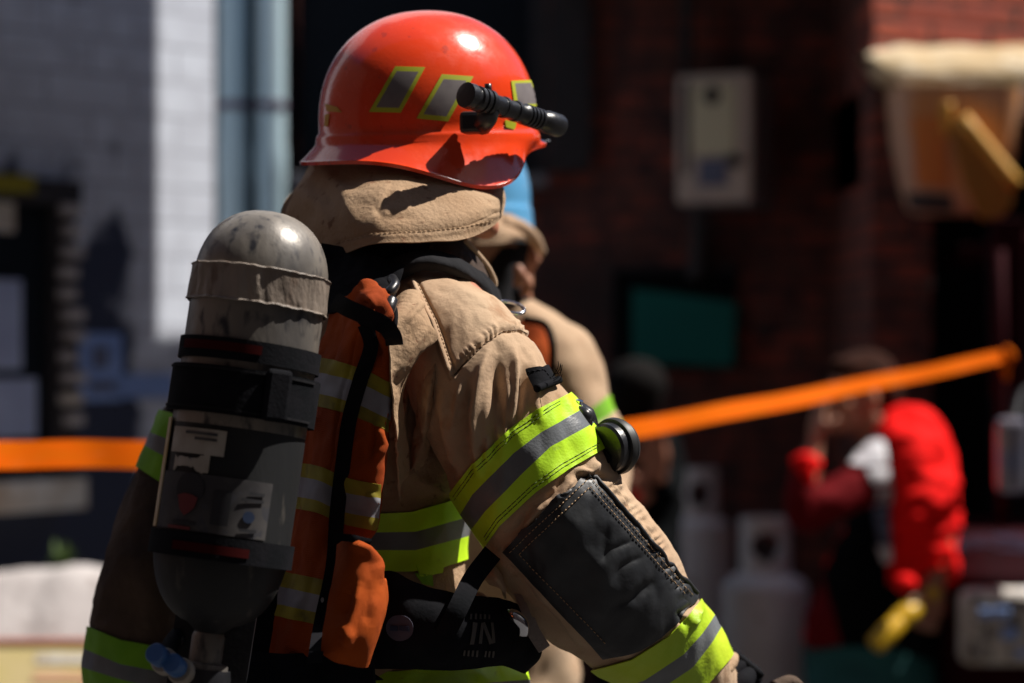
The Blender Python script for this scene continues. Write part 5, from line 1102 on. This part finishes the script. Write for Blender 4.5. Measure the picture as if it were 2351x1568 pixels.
# neck, valve and blue caps
lathe('valve_neck', [(.018, 0), (.020, .005), (.020, .035), (.028, .037), (.030, .05), (.030, .085), (.02, .09), (.001, .092)], cp_t + axn * (CL - .008), axn, M['steel'], ac, seg=40)
o = lathe('valve_body', [(.032, 0), (.034, .01), (.034, .07), (.03, .08), (.001, .081)], cp_t + axn * (CL + .035), axn, M['blackplastic'], ac, seg=40)
for i, (u, v) in enumerate(((372, 1512), (410, 1535))):
    c = at(u, v, 2.86); lathe('blue_gauge_cap', [(.001, 0), (.011, 0), (.0125, .003), (.0125, .02), (.011, .022), (.001, .022)], c, (-.25, -.8, .4), M['bluecap'], ac, seg=26)
    lathe('gauge_ring', [(.0145, 0), (.016, .002), (.016, .012), (.0145, .014)], Vector(c) + Vector((.004, .016, -.008)), (-.25, -.8, .4), M['label_lt'], ac, seg=26)
tube('air_hose', [at(400, 1540, 2.9), at(388, 1500, 2.93), at(400, 1470, 2.99), at(430, 1440, 3.05)], .011, M['black'], ac)
# back plate behind cylinder
Grid([[(520, 560, 3.10), (640, 560, 3.10), (720, 600, 3.10)], [(480, 900, 3.06), (600, 900, 3.06), (690, 900, 3.06)], [(420, 1300, 3.02), (530, 1300, 3.02), (610, 1300, 3.02)], [(380, 1600, 3.0), (480, 1600, 3.0), (560, 1600, 3.0)]], None).build('back_plate', M['blackplastic'], ac, 40, 20, .012)
Grid([[(400, 1480, 3.08), (640, 1505, 3.075), (860, 1500, 3.06)], [(400, 1640, 3.05), (640, 1660, 3.02), (860, 1660, 3.02)]], lambda P, u, v, n: fbm(P, 20, 3) * .01).build('hip_pad', M['black'], ac, 20, 30, .015)

# ============================================================ SECOND FIREFIGHTER
def Yat(u, v, Y): return tuple(at(u, v, Y))
P2b = head_geo(at(1120, 560, 4.45), R(35)); 
P2b += [tube_geo([Yat(1110, 610, 4.46), Yat(1100, 700, 4.47), Yat(1090, 800, 4.48)], [.06, .062, .09], 14), tube_geo([Yat(1090, 760, 4.48), Yat(1080, 1000, 4.5), Yat(1080, 1350, 4.5), Yat(1080, 1500, 4.5)], [.10, .13, .12, .13], 16),
        tube_geo([Yat(1120, 760, 4.47), Yat(1260, 800, 4.42), Yat(1340, 970, 4.4), Yat(1370, 1120, 4.35), Yat(1350, 1240, 4.2)], [.06, .058, .045, .04, .028], 12),
        tube_geo([Yat(1060, 760, 4.5), Yat(900, 820, 4.6), Yat(860, 1000, 4.7), Yat(900, 1180, 4.6), Yat(960, 1260, 4.5)], [.06, .055, .045, .04, .028], 12)]
for sx in (-90, 90): P2b.append(tube_geo([Yat(1080 + sx, 1500, 4.5), (at(1080 + sx, 0, 4.5).x, 4.5, .48), (at(1080 + sx, 0, 4.5).x, 4.5, .08)], [.09, .06, .045], 12)); P2b.append(tube_geo([(at(1080 + sx, 0, 4.5).x, 4.48, .045), (at(1080 + sx, 0, 4.5).x + .1, 4.6, .045)], [.045, .04], 12, 6))
P2b += hand_geo(at(1350, 1240, 4.2), (-.3, -.3, -.9), (.7, 0, .2), (0, 1, 0), .5) + hand_geo(at(960, 1260, 4.5), (.3, .2, -.9), (-.7, 0, .2), (0, 1, 0), .5)
P2 = fused('person', P2b, M['skin2'], None, .009); tag(P2, 'second firefighter in a blue helmet and tan jacket, mostly hidden behind the first', 'person')
yaw2 = R(40); F2 = Vector((math.cos(yaw2), math.sin(yaw2), 0)); R2 = Vector((math.sin(yaw2), -math.cos(yaw2), 0)); 
H2 = shell(at(1072, 462, 4.45), F2, R2, Vector((0, 0, 1)), .125, .112, .140, .98, 'helmet', M['blueshell'], P2, lambda q: (.122 + .010 * max(0, math.cos(q)), .050), n=80); solid(H2, .003, -1)
H2['label'] = 'sky blue'
bv2 = bvh_of(H2); patch('yellow_sticker', bv2, [(1155, 365), (1178, 372)], [(1160, 392), (1186, 392)], M['vyellow'], H2, nx=6, ny=6, off=.003)
Grid([[(1060, 470, 4.34), (1150, 490, 4.34), (1190, 510, 4.40), (1205, 525, 4.48)], [(1060, 520, 4.31), (1150, 530, 4.31), (1210, 545, 4.38), (1235, 565, 4.46)], [(1060, 560, 4.30), (1140, 560, 4.30), (1200, 545, 4.37), (1250, 585, 4.45)]],
     lambda P, u, v, n: fbm(P, 15, 3) * .01).build('neck_cape', M['tan'], P2, 30, 50, .004)
tube('cape_hem', [at(1150, 512, 4.33), at(1190, 520, 4.36), at(1225, 545, 4.40), at(1244, 578, 4.44)], [.014, .014, .012, .008], M['tan'], P2)
Grid([[(1110, 560, 4.40), (1160, 555, 4.38), (1215, 560, 4.40)], [(1110, 640, 4.38), (1170, 640, 4.36), (1200, 640, 4.40)], [(1100, 700, 4.36), (1160, 700, 4.34), (1215, 690, 4.38)]], None).build('hood_fabric', M['collar'], P2, 20, 20, .006)
tube('ear', [at(1186, 610, 4.32), at(1194, 630, 4.32), at(1188, 655, 4.33)], [.008, .013, .009], M['skin2'], P2)
tube('jaw_strap', [at(1205, 632, 4.36), at(1212, 650, 4.36), at(1200, 680, 4.36)], [.007, .011, .007], M['skin2'], P2)
def j2(P, u, v, n): return fbm(P, 8, 3, 11) * .03
T2 = Loft([(1110, 690, 4.48, 60, .08), (1100, 730, 4.48, 170, .13), (1080, 850, 4.48, 220, .16), (1080, 1100, 4.5, 225, .17), (1080, 1350, 4.5, 240, .18), (1080, 1600, 4.5, 250, .19)], .9, j2)
T2.build('jacket_body', M['tan'], P2, 80, 90)
S2 = Loft([(1140, 720, 4.47, 35, .06), (1205, 762, 4.44, 78, .10), (1265, 830, 4.42, 96, .10), (1310, 930, 4.4, 98, .1), (1350, 1010, 4.39, 92, .095), (1370, 1100, 4.34, 85, .09), (1362, 1220, 4.22, 62, .06)], .95, j2)
S2_o = S2.build('jacket_sleeve', M['tan'], P2, 100, 90)
S2.band('reflective_band', [[(1330, 960), (1420, 890)], [(1345, 1000), (1430, 925)], [(1360, 1030), (1436, 950)], [(1375, 1080), (1445, 985)]], [4, 3, 4], [M['lime_shaded'], M['tan'], M['lime_shaded']], S2_o, nph=90)
bvs2 = bvh_of(S2_o)
Grid([[(1195, 735, 4.33), (1230, 740, 4.32), (1258, 762, 4.32)], [(1195, 820, 4.30), (1235, 820, 4.29), (1275, 830, 4.30)], [(1195, 900, 4.30), (1240, 890, 4.29), (1268, 880, 4.30)]], lambda P, u, v, n: fbm(P, 20, 3) * .01).build('harness_cover', M['orange'], P2, 24, 24, .006)
strap('harness_strap', [(1200, 732, 4.30), (1250, 745, 4.29), (1268, 790, 4.27), (1266, 870, 4.27)], 16, M['black'], P2, n=30)
for sx in (-90, 90):
    V, f = tube_geo([Yat(1080 + sx, 1500, 4.5), (at(1080 + sx, 0, 4.5).x, 4.5, .48), (at(1080 + sx, 0, 4.5).x, 4.5, .12)], [.12, .10, .09], 22, 24); mesh_obj('trouser_leg', V, f, M['tan_old'], P2)
    fused('boot', [tube_geo([(at(1080 + sx, 0, 4.5).x, 4.5, .16), (at(1080 + sx, 0, 4.5).x, 4.5, .05)], [.07, .06], 14, 5), tube_geo([(at(1080 + sx, 0, 4.5).x, 4.48, .048), (at(1080 + sx, 0, 4.5).x + .1, 4.6, .048)], [.05, .046], 14, 6)], M['rubber'], P2, .012)

# ============================================================ MAN IN RED JACKET
YM = 7.25
q = lambda u, v, dy=0: Yat(u, v, YM + dy)
P3b = head_geo(Vector(q(1965, 905)), R(215), 1.0)
P3b += [tube_geo([q(1985, 950), q(2010, 985), q(2045, 1030)], [.055, .055, .08], 12), tube_geo([q(2040, 1020), q(2070, 1150), q(2030, 1350), q(2000, 1500)], [.09, .125, .13, .12], 16),
        tube_geo([q(2030, 1050, -.05), q(1940, 1130, -.15), q(1850, 1170, -.2), q(1858, 1080, -.18), q(1870, 1020, -.16)], [.05, .045, .038, .034, .026], 12),
        tube_geo([q(2090, 1060, -.1), q(2150, 1180, -.16), q(2160, 1290, -.18), q(2142, 1350, -.22)], [.055, .045, .038, .026], 12)]
for sx, dy in ((-70, .05), (70, -.05)):
    x_ = at(2000 + sx, 0, YM).x; P3b.append(tube_geo([q(2000 + sx, 1500, dy), (x_, YM + dy, .45), (x_, YM + dy + .02, .2)], [.085, .058, .042], 12)); P3b.append(tube_geo([(x_, YM + dy + .02, .17), (x_ - .15, YM + dy - .05, .16)], [.045, .038], 10, 6))
P3b += hand_geo(Vector(q(1872, 1010, -.16)), (.15, .1, .98), (.3, -.9, 0), (1, 0, 0), .35) + hand_geo(Vector(q(2146, 1352, -.22)), (-.3, -.2, -.9), (-.8, 0, .2), (-.7, -.3, -.2), .9)
P3 = fused('person', P3b, M['skin2'], None, .009); tag(P3, 'stooping person in bright red jacket and teal trousers holding a yellow tool', 'person')
fused('hair', [blob(Vector(q(1988, 868, .02)), .105, .09, .088, R(215)), blob(Vector(q(2030, 905, .03)), .055, .07, .07, 0), blob(Vector(q(1945, 845, -.02)), .06, .06, .04, 0)], M['hair'], P3, .01)
def j3(P, u, v, n): return fbm(P, 6, 2, 21) * .022 + fbm(P * np.array([1, 1, 2.2]), 9, 2, 5) * .022
J3 = Loft([(2010, 985, YM, 45, .07), (2060, 1010, YM, 95, .13), (2085, 1110, YM, 112, .16), (2070, 1220, YM, 130, .17), (2030, 1360, YM, 150, .17), (2000, 1490, YM, 150, .17), (1996, 1530, YM, 130, .16)], .95, j3)
J3o = J3.build('jacket', M['redjacket'], P3, 90, 100); bv3 = bvh_of(J3o)
patch('front_panel', bv3, [(1890, 1180), (1960, 1160), (2035, 1170)], [(1850, 1530), (1950, 1530), (2040, 1530)], M['blackcloth'], J3o, nx=24, ny=30, off=.006)
patch('lower_panel', bv3, [(2030, 1345), (2160, 1345)], [(2020, 1530), (2160, 1530)], M['blackcloth'], J3o, nx=20, ny=24, off=.010)
patch('side_shade', bv3, [(1850, 1250), (1872, 1230)], [(1856, 1490), (1935, 1480)], M['redjacket_shaded'], J3o, nx=16, ny=24, off=.009)  # dark red patch, shade painted down the jacket side
A3 = Loft([(2060, 985, YM - .03, 40, .08), (2088, 1050, YM - .08, 82, .12), (2108, 1140, YM - .12, 88, .12), (2114, 1230, YM - .14, 82, .10), (2118, 1312, YM - .16, 70, .08), (2120, 1332, YM - .18, 60, .06)], .95, lambda P, u, v, n: j3(P, u, v, n) + fbm(P * np.array([1, 1, 2.4]), 13, 2, 9) * .035)
A3o = A3.build('sleeve', M['redjacket'], P3, 60, 60)
B3 = Loft([(2045, 1050, YM - .08, 62, .09), (1975, 1105, YM - .16, 56, .08), (1890, 1160, YM - .22, 56, .07), (1845, 1175, YM - .24, 44, .06), (1838, 1130, YM - .24, 42, .055), (1850, 1060, YM - .22, 36, .045)], .95, lambda P, u, v, n: fbm(P, 9, 3, 8) * .03)
B3o = B3.build('sleeve', M['redjacket_shaded'], P3, 60, 50); B3o['label'] = 'raised sleeve with its shade put into a darker red'
tube('cuff', [q(1822, 1068, -.26), q(1850, 1058, -.27), q(1878, 1072, -.26)], [.022, .027, .022], M['redjacket'], P3); tube('cuff', [q(1852, 1070, -.28), q(1856, 1110, -.28)], [.025, .018], M['redjacket'], P3, n=8)
bvA = bvh_of(J3o, A3o, B3o)
patch('white_shoulder', bvA, [(1932, 1036), (1990, 1008), (2028, 1000)], [(1958, 1068), (2000, 1070), (2036, 1066)], M['white'], J3o, nx=20, ny=12, off=.007)
patch('white_stripe', bvA, [(1990, 1078), (2036, 1072)], [(2004, 1112), (2044, 1112)], M['white'], J3o, nx=10, ny=8, off=.007); patch('white_stripe', bvA, [(2010, 1120), (2052, 1118)], [(2014, 1158), (2052, 1154)], M['white'], J3o, nx=10, ny=8, off=.007)
patch('grey_stripe', bvA, [(2008, 1160), (2046, 1158)], [(2022, 1260), (2050, 1258)], M['bluegrey'], J3o, nx=8, ny=16, off=.007); patch('white_stripe', bvA, [(2014, 1256), (2050, 1254)], [(2028, 1292), (2052, 1290)], M['white'], J3o, nx=8, ny=8, off=.007)
TR = Loft([(2000, 1470, YM, 150, .185), (2000, 1560, YM, 155, .185), (2000, 1640, YM, 140, .16)], .95, j3); TR.build('trousers', M['teal'], P3, 30, 60)
for sx, dy in ((-70, .05), (70, -.05)):
    x_ = at(2000 + sx, 0, YM).x; V, f = tube_geo([q(2000 + sx, 1600, dy), (x_, YM + dy, .5), (x_, YM + dy + .02, .22)], [.105, .085, .07], 20, 20); mesh_obj('trouser_leg', V, f, M['teal'], P3)
    fused('shoe', [tube_geo([(x_, YM + dy + .02, .17), (x_ - .17, YM + dy - .05, .165)], [.05, .045], 12, 6)], M['rubber'], P3, .012)
yt = empty('yellow_tool'); tag(yt, 'yellow plastic tool with a thick grip, held low by the person in red', 'tool')
tube('grip', [q(2008, 1482, -.48), q(2040, 1450, -.46), q(2062, 1428, -.44)], [.027, .030, .027], M['yellow'], yt, seg=18); tube('head', [q(2058, 1430, -.44), q(2082, 1408, -.42), q(2108, 1392, -.40)], [.028, .033, .026], M['yellow'], yt, seg=18)
tube('handle_end', [q(2135, 1372, -.24), q(2152, 1340, -.2)], [.02, .024], M['yellow'], yt, n=6)
rb_ = lathe('red_ball_end', [(.001, 0), (.022, .006), (.034, .024), (.034, .034), (.022, .05), (.001, .056)], q(2078, 1362, -.48), (0, 0, 1), M['redjacket'], yt, seg=24)

# ============================================================ PERSON IN BLACK FAR BEHIND
YK = 7.7; q = lambda u, v, dy=0: Yat(u, v, YK + dy)
P4b = head_geo(Vector(q(1462, 905)), R(75), .95) + [tube_geo([q(1465, 950), q(1470, 1000), q(1470, 1020)], [.05, .05, .08], 12), tube_geo([q(1470, 1000), q(1470, 1150), q(1465, 1330), q(1465, 1420)], [.10, .12, .11, .12], 14),
      tube_geo([q(1500, 1000), q(1530, 1090, -.05), q(1512, 1120, -.18), q(1510, 1085, -.28)], [.045, .04, .035, .026], 12), tube_geo([q(1430, 1000), q(1395, 1100), q(1420, 1190, -.1), q(1455, 1150, -.2)], [.045, .04, .035, .026], 12)]
for sx in (-45, 45): x_ = at(1465 + sx, 0, YK).x; P4b.append(tube_geo([q(1465 + sx, 1420), (x_, YK, .5), (x_, YK, .2)], [.08, .055, .04], 12)); P4b.append(tube_geo([(x_, YK, .17), (x_ - .05, YK - .16, .16)], [.045, .038], 10, 6))
P4b += hand_geo(Vector(q(1508, 1080, -.30)), (-.1, -.2, .95), (-.8, 0, .2), (0, -1, 0), .6) + hand_geo(Vector(q(1455, 1148, -.2)), (.5, -.3, .6), (0, 0, 1), (0, -1, 0), .6)
P4 = fused('person', P4b, M['skin'], None, .009); tag(P4, 'dark haired person in black standing by the brick wall, glimpsed past the second firefighter', 'person')
fused('hair', [blob(Vector(q(1460, 882, -.015)), .11, .10, .085, R(75)), blob(Vector(q(1460, 915, -.035)), .085, .06, .075, 0)], M['hairblk'], P4, .01)
J4 = Loft([(1470, 955, YK, 40, .07), (1470, 985, YK, 75, .12), (1470, 1100, YK, 92, .15), (1468, 1300, YK, 92, .15), (1466, 1440, YK, 88, .14)], .95, j3); J4.build('jacket', M['blackcloth'], P4, 50, 60)
tube('sleeve', [q(1512, 1000, -.02), q(1535, 1090, -.06), q(1520, 1125, -.18), q(1512, 1100, -.26)], [.06, .06, .05, .04], M['blackcloth'], P4); tube('sleeve', [q(1428, 1000), q(1394, 1100), q(1418, 1192, -.1), q(1450, 1158, -.18)], [.06, .055, .05, .04], M['blackcloth'], P4)
for sx in (-45, 45):
    x_ = at(1465 + sx, 0, YK).x; V, f = tube_geo([q(1465 + sx, 1400), (x_, YK, .5), (x_, YK, .22)], [.10, .08, .065], 18, 16); mesh_obj('trouser_leg', V, f, M['blackcloth'], P4)
    fused('shoe', [tube_geo([(x_, YK, .17), (x_ - .05, YK - .17, .165)], [.05, .045], 12, 6)], M['rubber'], P4, .012)
o = lathe('red_lamp', [(.001, 0), (.022, .003), (.022, .02), (.001, .024)], q(1456, 1140, -.28), (0, -1, 0), M['redjacket'], None, seg=20); tag(o, 'small red disc held in front of the person in black', 'disc')
